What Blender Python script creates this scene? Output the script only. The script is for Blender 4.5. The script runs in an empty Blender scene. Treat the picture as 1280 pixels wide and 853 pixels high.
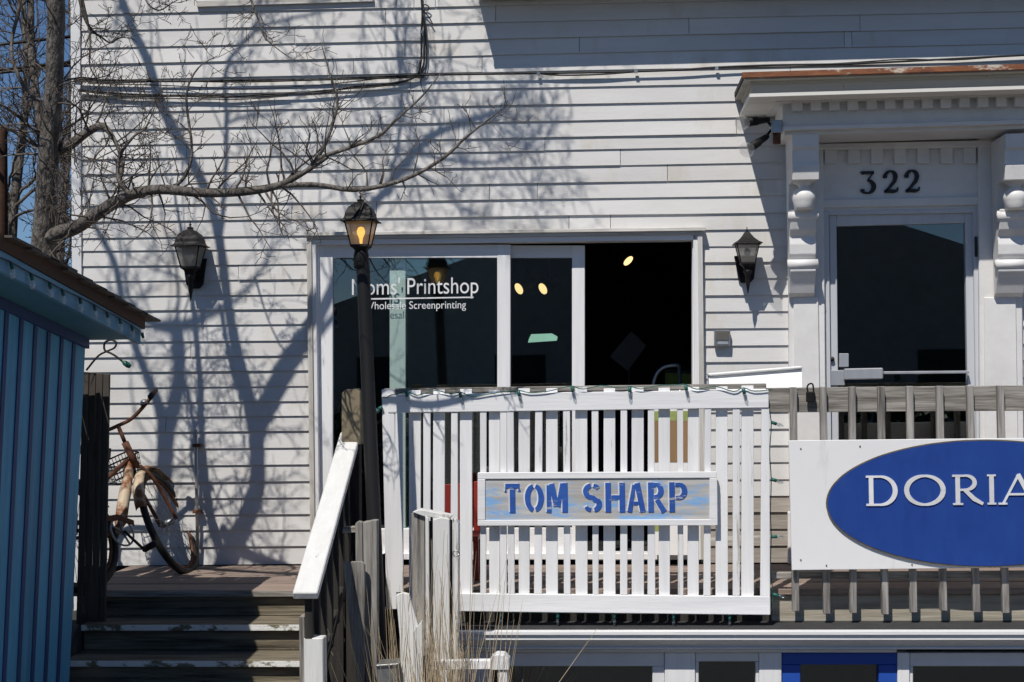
import bpy, bmesh, math, random
from mathutils import Vector, Matrix, Quaternion
R = math.radians
rnd = random.Random(7)
S = bpy.context.scene
COL = S.collection

# ---------------------------------------------------------------- camera
F, CX, CY = 1800.0, 640.0, 426.5           # focal length and centre in photo pixels (1280 x 853)
TH, PH, RO = R(3.9), math.atan(42 / 1800), R(.73)
CAM = Vector((0, -9, 1.18))                # deck floor is z = 0, house wall is y = 0
fw = Vector((-math.sin(TH) * math.cos(PH), math.cos(TH) * math.cos(PH), math.sin(PH)))
rt = Vector((math.cos(TH), math.sin(TH), 0)); up = rt.cross(fw)
RT = rt * math.cos(RO) - up * math.sin(RO); UP = up * math.cos(RO) + rt * math.sin(RO)
cd = bpy.data.cameras.new('camera'); cam = bpy.data.objects.new('camera', cd); COL.objects.link(cam)
cd.lens = 36 * F / 1280; cd.sensor_width = 36; cd.clip_end = 2000; cd.clip_start = .05
cam.matrix_world = Matrix(((RT.x, UP.x, -fw.x, CAM.x), (RT.y, UP.y, -fw.y, CAM.y), (RT.z, UP.z, -fw.z, CAM.z), (0, 0, 0, 1)))
S.camera = cam

# ---------------------------------------------------------------- light
SV = Vector((.24, .63, -1.0))              # direction the sunlight travels
w = bpy.data.worlds.new('World'); S.world = w; w.use_nodes = True
nt = w.node_tree; sky = nt.nodes.new('ShaderNodeTexSky'); sky.sky_type = 'NISHITA'; sky.sun_disc = False
sky.sun_elevation = math.atan2(1, math.hypot(.24, .63)); sky.sun_rotation = math.atan2(-.24, -.63)
sky.air_density = 1.0; sky.dust_density = .0; sky.ozone_density = 8; sky.altitude = 1500
nt.links.new(sky.outputs[0], nt.nodes['Background'].inputs[0]); nt.nodes['Background'].inputs[1].default_value = .069
sd = bpy.data.lights.new('sun', 'SUN'); sd.energy = 4.3; sd.angle = R(.43); sd.color = (1, .95, .875)
sun = bpy.data.objects.new('sun', sd); COL.objects.link(sun); sun.rotation_euler = SV.to_track_quat('-Z', 'Y').to_euler(); sun.location = (-4, -8, 14)
S.view_settings.view_transform = 'Standard'; S.view_settings.look = 'None'
S.view_settings.exposure = 0; S.view_settings.gamma = 1; S.view_settings.use_curve_mapping = False
S.render.engine = 'CYCLES'
try:
    S.cycles.max_bounces = 8; S.cycles.transparent_max_bounces = 12; S.cycles.caustics_reflective = False; S.cycles.caustics_refractive = False
except Exception: pass

# ---------------------------------------------------------------- photo pixel -> point on a known plane
def ray(x, y): return fw + RT * ((x - CX) / F) - UP * ((y - CY) / F)
def U(x, y, Y): d = ray(x, y); return CAM + d * ((Y - CAM.y) / d.y)
def UX(x, y, X): d = ray(x, y); return CAM + d * ((X - CAM.x) / d.x)
def UZ(x, y, Z): d = ray(x, y); return CAM + d * ((Z - CAM.z) / d.z)

# ---------------------------------------------------------------- materials
M = {}
def nodes(name):
    m = bpy.data.materials.new(name); m.use_nodes = True; M[name] = m
    n = m.node_tree.nodes; return m, n, m.node_tree.links, n['Principled BSDF']
def pm(name, c1, c2=None, scale=6, stretch=(1, 1, 1), rough=.6, bump=.15, bscale=None, spots=None, spot_scale=3, spot_lo=.62, spot_hi=.7,
       metal=0, spec=.4, grain=None, rvar=.12, spot_stretch=None):
    """procedural paint / wood / metal: two tones by noise, optional second set of spots (peeling, rust, dirt), relief by noise"""
    m, n, l, b = nodes(name)
    c2 = c2 or tuple(v * .8 for v in c1)
    tc = n.new('ShaderNodeTexCoord'); oi = n.new('ShaderNodeObjectInfo')
    ad = n.new('ShaderNodeVectorMath'); ad.operation = 'MULTIPLY_ADD'
    cb = n.new('ShaderNodeCombineXYZ')
    for i in range(3): l.new(oi.outputs['Random'], cb.inputs[i])
    l.new(cb.outputs[0], ad.inputs[0]); ad.inputs[1].default_value = (37, 53, 71); l.new(tc.outputs['Object'], ad.inputs[2])
    mp = n.new('ShaderNodeMapping'); mp.inputs['Scale'].default_value = stretch; l.new(ad.outputs[0], mp.inputs[0])
    t = n.new('ShaderNodeTexNoise'); t.inputs['Scale'].default_value = scale; t.inputs['Detail'].default_value = 6; t.inputs['Roughness'].default_value = .65
    l.new(mp.outputs[0], t.inputs['Vector'])
    rp = n.new('ShaderNodeValToRGB'); rp.color_ramp.elements[0].position = .32; rp.color_ramp.elements[1].position = .68
    rp.color_ramp.elements[0].color = (*c2, 1); rp.color_ramp.elements[1].color = (*c1, 1); l.new(t.outputs[0], rp.inputs[0])
    col = rp.outputs[0]
    hv = n.new('ShaderNodeHueSaturation'); mr = n.new('ShaderNodeMapRange'); mr.inputs[3].default_value = 1 - rvar; mr.inputs[4].default_value = 1 + rvar * .5
    l.new(oi.outputs['Random'], mr.inputs[0]); l.new(mr.outputs[0], hv.inputs['Value']); l.new(col, hv.inputs['Color']); col = hv.outputs[0]
    if spots:
        sp = n.new('ShaderNodeTexNoise'); sp.inputs['Scale'].default_value = spot_scale; sp.inputs['Detail'].default_value = 8; sp.inputs['Roughness'].default_value = .7
        m2 = n.new('ShaderNodeMapping'); m2.inputs['Scale'].default_value = spot_stretch or stretch; l.new(ad.outputs[0], m2.inputs[0]); l.new(m2.outputs[0], sp.inputs['Vector'])
        s2 = n.new('ShaderNodeMapRange'); s2.inputs[1].default_value = spot_lo; s2.inputs[2].default_value = spot_hi; l.new(sp.outputs[0], s2.inputs[0])
        mx = n.new('ShaderNodeMix'); mx.data_type = 'RGBA'; l.new(s2.outputs[0], mx.inputs[0]); l.new(col, mx.inputs[6]); mx.inputs[7].default_value = (*spots, 1)
        col = mx.outputs[2]
    l.new(col, b.inputs['Base Color'])
    b.inputs['Roughness'].default_value = rough; b.inputs['Metallic'].default_value = metal; b.inputs['Specular IOR Level'].default_value = spec
    if bump:
        bt = n.new('ShaderNodeTexNoise'); bt.inputs['Scale'].default_value = bscale or scale * 4; bt.inputs['Detail'].default_value = 5; l.new(mp.outputs[0], bt.inputs['Vector'])
        bp = n.new('ShaderNodeBump'); bp.inputs['Strength'].default_value = bump; bp.inputs['Distance'].default_value = .006; l.new(bt.outputs[0], bp.inputs['Height']); l.new(bp.outputs[0], b.inputs['Normal'])
    return m
H, V, D_ = (.06, 1, 1), (1, 1, .06), (1, .06, 1)
pm('clapboard_paint', (.705, .70, .69), (.615, .60, .58), 2.2, (.5, 1, 2.2), .55, .12, 40, spots=(.50, .43, .33), spot_scale=2.6, spot_lo=.55, spot_hi=.85, spot_stretch=(1, 1, .35), rvar=.07)
pm('clapboard_bare', (.42, .38, .34), (.27, .24, .21), 30, H, .85, .4, 90, spots=(.6, .58, .55), spot_scale=6)
pm('white_paint', (.78, .785, .80), (.71, .715, .73), 5, (1, 1, 1), .5, .12, 60, spots=(.5, .48, .44), spot_scale=5, spot_lo=.68, spot_hi=.8, rvar=.05)
pm('white_paint_v', (.86, .86, .865), (.74, .745, .755), 22, V, .5, .25, 80, spots=(.42, .38, .33), spot_scale=15, spot_lo=.635, spot_hi=.68, rvar=.07)
pm('white_paint_h', (.86, .86, .865), (.74, .745, .755), 22, H, .5, .25, 80, spots=(.45, .42, .38), spot_scale=7, spot_lo=.70, spot_hi=.78, rvar=.05)
pm('trim_weathered', (.62, .60, .56), (.40, .37, .32), 30, V, .7, .3, 90, spots=(.75, .75, .75), spot_scale=5, spot_lo=.5, spot_hi=.62)
pm('trim_weathered_h', (.66, .64, .60), (.42, .39, .35), 30, H, .7, .3, 90, spots=(.77, .77, .77), spot_scale=5, spot_lo=.48, spot_hi=.6)
pm('entry_paint', (.82, .81, .80), (.70, .69, .675), 4, (1, 1, 1), .55, .15, 40, spots=(.38, .34, .3), spot_scale=7, spot_lo=.68, spot_hi=.78, rvar=.04)
pm('gray_wood_v', (.44, .42, .39), (.09, .082, .075), 38, V, .85, .6, 110, spots=(.1, .09, .08), spot_scale=5, spot_lo=.66, spot_hi=.74)
pm('gray_wood_h', (.46, .43, .39), (.11, .1, .088), 38, H, .85, .6, 110, spots=(.1, .09, .08), spot_scale=5, spot_lo=.66, spot_hi=.74)
pm('pale_wood_h', (.5, .46, .38), (.30, .27, .21), 34, H, .85, .5, 100, spots=(.16, .17, .07), spot_scale=3, spot_lo=.6, spot_hi=.75)
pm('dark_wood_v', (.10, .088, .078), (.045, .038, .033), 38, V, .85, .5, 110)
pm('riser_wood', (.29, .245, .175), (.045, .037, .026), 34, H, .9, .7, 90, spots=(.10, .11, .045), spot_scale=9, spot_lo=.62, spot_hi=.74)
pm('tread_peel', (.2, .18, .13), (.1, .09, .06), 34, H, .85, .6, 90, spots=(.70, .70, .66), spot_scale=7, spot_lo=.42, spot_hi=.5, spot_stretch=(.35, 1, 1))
pm('nosing_peel', (.22, .2, .14), (.12, .11, .07), 34, H, .8, .5, 90, spots=(.76, .76, .73), spot_scale=9, spot_lo=.44, spot_hi=.49, spot_stretch=(.5, 1, 1))
pm('deck_wood', (.36, .27, .225), (.2, .16, .13), 34, H, .85, .5, 100, spots=(.14, .12, .09), spot_scale=5, spot_lo=.6, spot_hi=.72)
pm('handrail_paint', (.80, .80, .79), (.72, .72, .70), 30, D_, .6, .35, 90, spots=(.40, .37, .31), spot_scale=14, spot_lo=.62, spot_hi=.67)
pm('peel_white_v', (.76, .76, .74), (.62, .62, .6), 30, V, .7, .5, 90, spots=(.30, .27, .23), spot_scale=8, spot_lo=.57, spot_hi=.62)
pm('blue_boards', (.10, .37, .60), (.07, .26, .45), 26, V, .6, .25, 30, spots=(.05, .15, .28), spot_scale=7, spot_lo=.64, spot_hi=.8, rvar=.22)
pm('blue_batten', (.035, .075, .21), (.025, .055, .16), 6, V, .6, .2)
pm('blue_trim', (.15, .36, .52), (.09, .24, .40), 16, D_, .55, .2, spots=(.02, .05, .11), spot_scale=6, spot_lo=.6, spot_hi=.7)
pm('soffit_blue', (.09, .27, .38), (.07, .21, .31), 4, (1, 1, 1), .6, .1)
pm('rust_brown', (.11, .055, .035), (.05, .028, .02), 8, D_, .8, .3)
pm('shingle', (.16, .145, .13), (.07, .062, .055), 18, (1, 1, 1), .95, .6, 90, rvar=.35)
pm('flashing_rust', (.33, .125, .05), (.13, .05, .03), 14, (.4, 1, 1), .75, .4, spots=(.58, .50, .42), spot_scale=7, spot_lo=.52, spot_hi=.57, spot_stretch=(.7, 1, 1.5))
pm('cornice_stain', (.50, .48, .44), (.34, .32, .28), 6, H, .7, .2, spots=(.24, .12, .06), spot_scale=5, spot_lo=.62, spot_hi=.74, spot_stretch=(1.5, 1, .4))
pm('lip_stain', (.80, .79, .76), (.7, .68, .62), 6, H, .6, .15, spots=(.46, .28, .12), spot_scale=6, spot_lo=.63, spot_hi=.72)
pm('black_metal', (.015, .015, .016), (.008, .008, .008), 20, (1, 1, 1), .55, .25, 120, spots=(.06, .057, .054), spot_scale=14, spot_lo=.68, spot_hi=.8, spec=.22)
pm('pole_paint', (.024, .024, .025), (.012, .012, .013), 9, V, .5, .25, 60, spots=(.09, .085, .08), spot_scale=12, spot_lo=.64, spot_hi=.75, spec=.25)
pm('black_rubber', (.017, .017, .018), (.01, .01, .01), 10, (1, 1, 1), .55, .1)
pm('cable_black', (.02, .02, .021), (.012, .012, .012), 10, (1, 1, 1), .5, 0)
pm('aluminium', (.60, .62, .65), (.5, .52, .55), 12, V, .38, .05, metal=.55, rvar=.03)
pm('door_frame_paint', (.62, .64, .67), (.53, .55, .58), 6, V, .45, .1, 50, spots=(.25, .23, .22), spot_scale=10, spot_lo=.7, spot_hi=.76, rvar=.03)
pm('steel', (.45, .46, .47), (.32, .33, .33), 16, (1, 1, 1), .4, .1, metal=.8)
pm('galvanised', (.5, .5, .48), (.36, .35, .33), 16, V, .5, .15, metal=.6, spots=(.25, .13, .07), spot_scale=6, spot_lo=.66, spot_hi=.75)
pm('rusty_cream', (.60, .50, .36), (.46, .36, .25), 10, (1, 1, 1), .6, .3, spots=(.2, .075, .03), spot_scale=9, spot_lo=.46, spot_hi=.56)
pm('rust', (.17, .07, .035), (.09, .04, .022), 14, (1, 1, 1), .8, .4)
pm('bark', (.25, .225, .20), (.045, .038, .033), 26, (1, 1, .35), .9, 1.0, 60, spots=(.33, .32, .28), spot_scale=9, spot_lo=.60, spot_hi=.66, spot_stretch=(1, 1, .6))
pm('twig_bark', (.15, .125, .105), (.07, .058, .05), 9, (1, 1, 1), .9, .2)
pm('dry_grass', (.72, .6, .42), (.5, .39, .25), 4, V, .8, 0)
pm('green_plastic', (.02, .14, .115), (.012, .09, .075), 10, (1, 1, 1), .4, 0)
pm('red_paint', (.30, .03, .022), (.22, .022, .018), 6, V, .5, .1)
pm('sign_white', (.88, .88, .885), (.84, .84, .845), 2, (1, 1, 1), .45, .04, 30, spots=(.62, .60, .56), spot_scale=5, spot_lo=.58, spot_hi=.80, spot_stretch=(1.6, 1, .35))
pm('sign_blue', (.017, .062, .29), (.013, .048, .245), 9, (1, 1, .4), .45, .05, spots=(.03, .085, .31), spot_scale=5, spot_lo=.55, spot_hi=.8)
pm('oval_edge', (.17, .14, .09), (.07, .06, .045), 12, (1, 1, 1), .6, .1)
pm('letter_white', (.82, .83, .84), (.7, .71, .73), 9, (1, 1, 1), .5, .1)
pm('letter_blue', (.02, .075, .34), (.03, .115, .43), 14, (.4, 1, 1), .6, .2, spots=(.42, .43, .46), spot_scale=26, spot_lo=.60, spot_hi=.63, spot_stretch=(.15, 1, 1))
pm('sign_board_wood', (.58, .57, .55), (.36, .345, .32), 30, (.05, 1, 1), .75, .3, 26, spots=(.22, .43, .74), spot_scale=13, spot_lo=.5, spot_hi=.62, spot_stretch=(.3, 1, 1))
pm('number_black', (.02, .02, .021), None, 10, (1, 1, 1), .5, 0)
pm('blue_frame', (.02, .09, .45), (.016, .075, .40), 5, (1, 1, 1), .5, .08)
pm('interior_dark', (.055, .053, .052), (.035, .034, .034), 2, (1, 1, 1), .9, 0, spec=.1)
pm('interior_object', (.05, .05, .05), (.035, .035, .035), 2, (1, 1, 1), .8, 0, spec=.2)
pm('paper', (.075, .075, .08), (.06, .06, .06), 3, (1, 1, 1), .9, 0)
pm('green_tape', (.34, .66, .50), (.28, .58, .43), 6, (1, 1, 1), .6, 0)
pm('label_green', (.14, .19, .02), (.09, .13, .015), 9, (1, 1, 1), .6, 0)
pm('poster_brown', (.34, .215, .11), (.26, .155, .075), 8, V, .7, 0)
pm('poster_green', (.40, .46, .16), (.30, .36, .1), 22, (1, 1, 1), .7, 0)
pm('planter_white', (.83, .83, .82), (.8, .8, .79), 3, (1, 1, 1), .4, .02)
pm('asphalt', (.06, .06, .062), (.042, .042, .043), 30, (1, 1, 1), .9, .4, 200)
pm('concrete', (.22, .215, .205), (.15, .147, .14), 8, (1, 1, 1), .9, .3, 90)
pm('brick_wall', (.5, .48, .46), (.4, .39, .375), 5, (1, 1, 1), .85, .2)
pm('roof_dark', (.05, .05, .052), (.035, .035, .036), 8, (1, 1, 1), .9, .2)
pm('leaf_green', (.045, .085, .03), (.025, .05, .018), 9, (1, 1, 1), .55, 0)
pm('shade_black_wood', (.05, .045, .04), (.02, .018, .016), 38, V, .9, .5, 110)  # wood with the shade by the handrail and under the deck painted in
pm('soil', (.09, .075, .055), (.05, .042, .03), 8, (1, 1, 1), .95, .5)

for nd in M['bark'].node_tree.nodes:
    if nd.type == 'BUMP': nd.inputs['Distance'].default_value = .025
def glass_mat(name, tint, refl=1.5, rough=.0):
    m, n, l, b = nodes(name); n.remove(b); out = n['Material Output']
    tr = n.new('ShaderNodeBsdfTransparent'); tr.inputs[0].default_value = (*tint, 1)
    gl = n.new('ShaderNodeBsdfGlossy'); gl.inputs['Roughness'].default_value = rough; gl.inputs[0].default_value = (1, 1, 1, 1)
    lw = n.new('ShaderNodeLayerWeight'); pw = n.new('ShaderNodeMath'); pw.operation = 'POWER'; pw.inputs[1].default_value = 5; l.new(lw.outputs['Facing'], pw.inputs[0])
    fr = n.new('ShaderNodeMapRange'); fr.inputs[3].default_value = ((refl - 1) / (refl + 1)) ** 2; fr.inputs[4].default_value = 1; l.new(pw.outputs[0], fr.inputs[0]); mx = n.new('ShaderNodeMixShader')
    l.new(fr.outputs[0], mx.inputs[0]); l.new(tr.outputs[0], mx.inputs[1]); l.new(gl.outputs[0], mx.inputs[2]); l.new(mx.outputs[0], out.inputs[0])
glass_mat('window_glass', (.90, .965, .945), 1.85, .004)
def frosted(name, col, clear):
    m, n, l, b = nodes(name); n.remove(b); out = n['Material Output']
    tr = n.new('ShaderNodeBsdfTransparent'); tl = n.new('ShaderNodeBsdfTranslucent'); tl.inputs[0].default_value = (*col, 1); df = n.new('ShaderNodeBsdfDiffuse'); df.inputs[0].default_value = (*[c * .5 for c in col], 1)
    m1 = n.new('ShaderNodeMixShader'); m1.inputs[0].default_value = .4; l.new(tl.outputs[0], m1.inputs[1]); l.new(df.outputs[0], m1.inputs[2])
    m2 = n.new('ShaderNodeMixShader'); m2.inputs[0].default_value = clear; l.new(m1.outputs[0], m2.inputs[1]); l.new(tr.outputs[0], m2.inputs[2]); l.new(m2.outputs[0], out.inputs[0])
frosted('lamp_glass', (.62, .6, .56), .35); frosted('lens_glass', (.8, .8, .8), .78)
glass_mat('bulb_glass', (.85, .88, .88), 2.6, .08)
def emit(name, col, s):
    m, n, l, b = nodes(name); b.inputs['Base Color'].default_value = (*col, 1); b.inputs['Emission Color'].default_value = (*col, 1); b.inputs['Emission Strength'].default_value = s
emit('lamp_glow', (1, .50, .10), 3.2); emit('spot_glow', (1, .66, .30), 1.6)

# ---------------------------------------------------------------- mesh building
class MB:
    def __init__(s): s.v = []; s.f = []; s.sm = []
    def add(s, vs, fs, smooth=False):
        o = len(s.v); s.v += [Vector(v) for v in vs]; s.f += [[i + o for i in f] for f in fs]; s.sm += [smooth] * len(fs); return s
    def prism(s, pts, off):
        """planar outline pts extruded by the vector off"""
        n = len(pts); off = Vector(off); a = [Vector(p) for p in pts]; b = [p + off for p in a]
        return s.add(a + b, [list(range(n))[::-1], list(range(n, 2 * n))] + [[i, (i + 1) % n, n + (i + 1) % n, n + i] for i in range(n)])
    def px(s, pts, Y, t=.02):
        """outline in photo pixels on the plane y = Y, going back by t"""
        return s.prism([U(x, y, Y) for x, y in pts], (0, t, 0))
    def rect(s, x0, y0, x1, y1, Y, t=.02): return s.px([(x0, y0), (x1, y0), (x1, y1), (x0, y1)], Y, t)
    def box(s, a, b):
        (x0, y0, z0), (x1, y1, z1) = a, b
        return s.prism([(x0, y0, z0), (x1, y0, z0), (x1, y0, z1), (x0, y0, z1)], (0, y1 - y0, 0))
    def tube(s, pts, rad, n=8, cap=True, smooth=True):
        pts = [Vector(p) for p in pts]; k = len(pts)
        if not hasattr(rad, '__len__'): rad = [rad] * k
        vs = []; ref = None
        for i, p in enumerate(pts):
            d = (pts[min(i + 1, k - 1)] - pts[max(i - 1, 0)])
            d = d.normalized() if d.length > 1e-9 else Vector((0, 0, 1))
            if ref is None: ref = d.orthogonal().normalized()
            ref = (ref - d * ref.dot(d)); ref = ref.normalized() if ref.length > 1e-6 else d.orthogonal().normalized()
            q = d.cross(ref)
            for j in range(n):
                a = 2 * math.pi * j / n; vs.append(p + (ref * math.cos(a) + q * math.sin(a)) * rad[i])
        fs = [[i * n + j, i * n + (j + 1) % n, (i + 1) * n + (j + 1) % n, (i + 1) * n + j] for i in range(k - 1) for j in range(n)]
        if cap: fs += [list(range(n))[::-1], [(k - 1) * n + j for j in range(n)]]
        return s.add(vs, fs, smooth)
    def lathe(s, c, prof, n=16, axis=(0, 0, 1), smooth=True, phase=0):
        """prof: (radius, height) pairs along axis from c"""
        c = Vector(c); ax = Vector(axis).normalized(); r0 = ax.orthogonal().normalized() if abs(ax.z) < .99 else Vector((1, 0, 0)); q = ax.cross(r0)
        vs = []
        for r, h in prof:
            for j in range(n):
                a = 2 * math.pi * j / n + phase; vs.append(c + ax * h + (r0 * math.cos(a) + q * math.sin(a)) * max(r, 1e-4))
        k = len(prof)
        fs = [[i * n + j, i * n + (j + 1) % n, (i + 1) * n + (j + 1) % n, (i + 1) * n + j] for i in range(k - 1) for j in range(n)]
        fs += [list(range(n))[::-1], [(k - 1) * n + j for j in range(n)]]
        return s.add(vs, fs, smooth)
    def xf(s, m): s.v = [m @ v for v in s.v]; return s
    def build(s, name, mat, parent=None, bevel=0, label=None, kind=None):
        lo = Vector([min(v[i] for v in s.v) for i in range(3)]); hi = Vector([max(v[i] for v in s.v) for i in range(3)]); c = (lo + hi) / 2
        me = bpy.data.meshes.new(name); me.from_pydata([v - c for v in s.v], [], s.f)
        me.polygons.foreach_set('use_smooth', s.sm)
        bm = bmesh.new(); bm.from_mesh(me); bmesh.ops.recalc_face_normals(bm, faces=bm.faces)
        if bevel:
            bmesh.ops.bevel(bm, geom=bm.edges[:], offset=bevel, segments=1, affect='EDGES', clamp_overlap=True)
        bm.to_mesh(me); bm.free(); me.materials.append(M[mat] if isinstance(mat, str) else mat)
        o = bpy.data.objects.new(name, me); COL.objects.link(o); WO[o.name] = c
        if parent: o.parent = parent; o.location = c - WO[parent.name]
        else: o.location = c
        if label: o['label'] = label
        if kind: o['kind'] = kind
        return o
WO = {}
def thing(name, loc, label, cat, group=None):
    o = bpy.data.objects.new(name, None); COL.objects.link(o); o.location = loc; o.empty_display_size = .1; WO[o.name] = Vector(loc)
    o['label'] = label; o['category'] = cat
    if group: o['group'] = group
    return o
def part_root(name, loc, parent):
    o = bpy.data.objects.new(name, None); COL.objects.link(o); WO[o.name] = Vector(loc); o.parent = parent; o.location = Vector(loc) - WO[parent.name]; o.empty_display_size = .05
    return o
def tag(o, label, cat, group=None):
    o['label'] = label; o['category'] = cat
    if group: o['group'] = group
    return o
def struct(o): o['kind'] = 'structure'; return o
def lerp(a, b, t): return a + (b - a) * t
def smoothline(pts, sub=4):
    """Catmull-Rom through pts (tuples of any length)"""
    out = []; n = len(pts)
    for i in range(n - 1):
        p0, p1, p2, p3 = pts[max(i - 1, 0)], pts[i], pts[i + 1], pts[min(i + 2, n - 1)]
        for k in range(sub):
            t = k / sub
            out.append(tuple(.5 * (2 * b + (c - a) * t + (2 * a - 5 * b + 4 * c - d) * t * t + (3 * b - a - 3 * c + d) * t ** 3) for a, b, c, d in zip(p0, p1, p2, p3)))
    out.append(tuple(pts[-1])); return out
def strip(mb, line, org, ex, ez, thick):
    """line of (x, z, width): a flat ribbon glyph stroke in the frame org + ex*x + ez*z, thick along y"""
    L = []; Rr = []
    for i, (x, z, wd) in enumerate(line):
        a = line[max(i - 1, 0)]; b = line[min(i + 1, len(line) - 1)]
        dx, dz = b[0] - a[0], b[1] - a[1]; k = math.hypot(dx, dz) or 1; nx, nz = -dz / k, dx / k
        L.append(org + ex * (x + nx * wd / 2) + ez * (z + nz * wd / 2)); Rr.append(org + ex * (x - nx * wd / 2) + ez * (z - nz * wd / 2))
    off = Vector((0, thick, 0)); n = len(line)
    vs = L + Rr + [p + off for p in L] + [p + off for p in Rr]; fs = []
    for i in range(n - 1):
        fs += [[i, i + 1, n + i + 1, n + i], [2 * n + i, 3 * n + i, 3 * n + i + 1, 2 * n + i + 1], [i, 2 * n + i, 2 * n + i + 1, i + 1], [n + i, n + i + 1, 3 * n + i + 1, 3 * n + i]]
    fs += [[0, n, 3 * n, 2 * n], [n - 1, 3 * n - 1, 4 * n - 1, 2 * n - 1]]
    mb.add(vs, fs)
def arc(cx, cz, rx, rz, a0, a1, wd, n=14, w2=None):
    """elliptic arc line for strip; wd at the sides, w2 at top and bottom"""
    out = []
    for i in range(n + 1):
        a = R(lerp(a0, a1, i / n)); k = abs(math.cos(a)); out.append((cx + rx * math.cos(a), cz + rz * math.sin(a), lerp(w2 if w2 is not None else wd, wd, k)))
    return out
def text_mesh(body):
    c = bpy.data.curves.new('text', 'FONT'); c.body = body; o = bpy.data.objects.new('text', c); COL.objects.link(o)
    dg = bpy.context.evaluated_depsgraph_get(); me = bpy.data.meshes.new_from_object(o.evaluated_get(dg))
    vs = [v.co.copy() for v in me.vertices]; fs = [list(p.vertices) for p in me.polygons]
    bpy.data.objects.remove(o); bpy.data.curves.remove(c); bpy.data.meshes.remove(me)
    return vs, fs
def put_text(mb, body, x0, x1, base, cap, Y, slope=0):
    """built-in font, stretched between photo pixels x0..x1, baseline / cap height in pixels, on plane Y"""
    vs, fs = text_mesh(body); a = min(v.x for v in vs); b = max(v.x for v in vs)
    H0 = .70
    mb.add([U(lerp(x0, x1, (v.x - a) / (b - a)), base - cap * v.y / H0 + slope * (v.x - a) / (b - a), Y) for v in vs], fs)
# ================================================================ SETTING
GZ = -1.72
def sheet(name, x0, y0, x1, y1, z, mat):
    return struct(MB().add([(x0, y0, z), (x1, y0, z), (x1, y1, z), (x0, y1, z)], [[0, 1, 2, 3]]).build(name, mat))
sheet('ground', -400, -400, 400, 400, GZ, 'soil')
sheet('road', -60, -16.0, 60, -6.2, GZ + .004, 'asphalt')
struct(MB().box((-60, -6.2, GZ - .1), (60, -3.9, GZ + .12)).build('pavement', 'concrete', bevel=.01))
struct(MB().box((-60, -18.6, GZ - .1), (60, -16.0, GZ + .12)).build('pavement_opposite', 'concrete', bevel=.01))
for k in range(-6, 7):
    MBx = sheet('lane_marking', k * 6 - 1.4, -11.15, k * 6 + 1.4, -11.05, GZ + .008, 'letter_white')

# ================================================================ HOUSE
house = thing('clapboard_house', (0, 0, GZ), 'white clapboard house with sliding shop doors and a hooded entrance', 'house')
YL = [19.3, 39.5, 60.9, 81.2, 101, 121, 141.8, 163, 183, 200, 219, 239, 258, 278, 298.6, 314, 333, 352, 371, 389, 408, 428, 447, 465.5, 485, 504, 522.4, 541, 562, 583, 603.6, 624, 644.6, 664, 684.7, 707]
YR = [1.3, 22, 42.5, 62.7, 84.3, 105.2, 126.4, 147, 167.6, 183.6, 204, 225, 245.5, 266.8, 287, 308, 328, 348, 369, 389.5, 410.5, 432, 452.5, 473.5, 494, 515, 536, 557, 578, 599, 620, 640, 661, 682, 703, 712]
def yrow(k, x, side):
    if k < 0: return lerp(19.3 + 20.5 * k, 1.3 + 20.7 * k, (x - 104) / 841)
    if k < 15: return lerp(YL[k], YR[k], (x - 104) / 841)
    return YL[k] - .009 * (x - 108) if side == 'l' else YR[k] - .006 * (x - 945)
def clap(k, xa, xb, side, mat='clapboard_paint'):
    j = lambda: rnd.uniform(-.5, .5)
    b0 = U(xa, yrow(k, xa, side) + j() * .6, 0); b1 = U(xb, yrow(k, xb, side) + j() * .6, 0)
    t0 = U(xa, yrow(k - 1, xa, side), 0) + Vector((0, 0, .014)); t1 = U(xb, yrow(k - 1, xb, side), 0) + Vector((0, 0, .014))
    yb = -.0195 + rnd.uniform(-.002, .002); yt = -.0065
    n = max(1, int(abs(xb - xa) / 120)); vs = []; fs = []
    for i in range(n + 1):                           # slightly wavy along its length
        t = i / n; wv = rnd.uniform(-.0012, .0012) if 0 < i < n else 0
        b = b0.lerp(b1, t) + Vector((0, 0, wv)); tp = t0.lerp(t1, t)
        vs += [(b.x, yb + rnd.uniform(-.001, .001), b.z), (b.x, -.009, b.z + .001), (tp.x, yt, tp.z), (tp.x, -.001, tp.z)]
    for i in range(n):
        o = 4 * i; fs += [[o, o + 4, o + 6, o + 2], [o, o + 1, o + 5, o + 4], [o + 2, o + 6, o + 7, o + 3], [o + 1, o + 3, o + 7, o + 5]]
    fs += [[0, 2, 3, 1], [4 * n, 4 * n + 1, 4 * n + 3, 4 * n + 2]]
    MB().add(vs, fs).build('clapboard', mat, house)
def run(k, xa, xb, side, joints=1, mat='clapboard_paint'):
    cuts = sorted([xa, xb] + [rnd.uniform(xa + 60, xb - 60) for _ in range(joints)])
    for a, b in zip(cuts, cuts[1:]): clap(k, a, b - .7, side, mat)
for k in range(-14, 36):
    if k < 12: run(k, 103, 1560, 'l', 4)
    elif k < 15: run(k, 103, 990, 'l', 2)
    else:
        run(k, 103, 389, 'l', 1 if k % 5 == 2 else 0)
        if k < 35: run(k, 876, 990, 'r', 0, 'clapboard_bare' if k > 30 else 'clapboard_paint')
    if 12 <= k < 35: clap(k, 1268, 1560, 'r')
xc = U(103, 200, 0).x
MB().box((xc - .06, -.032, GZ + .2), (xc, .12, 6.2)).build('corner_board', 'white_paint', house)
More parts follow.
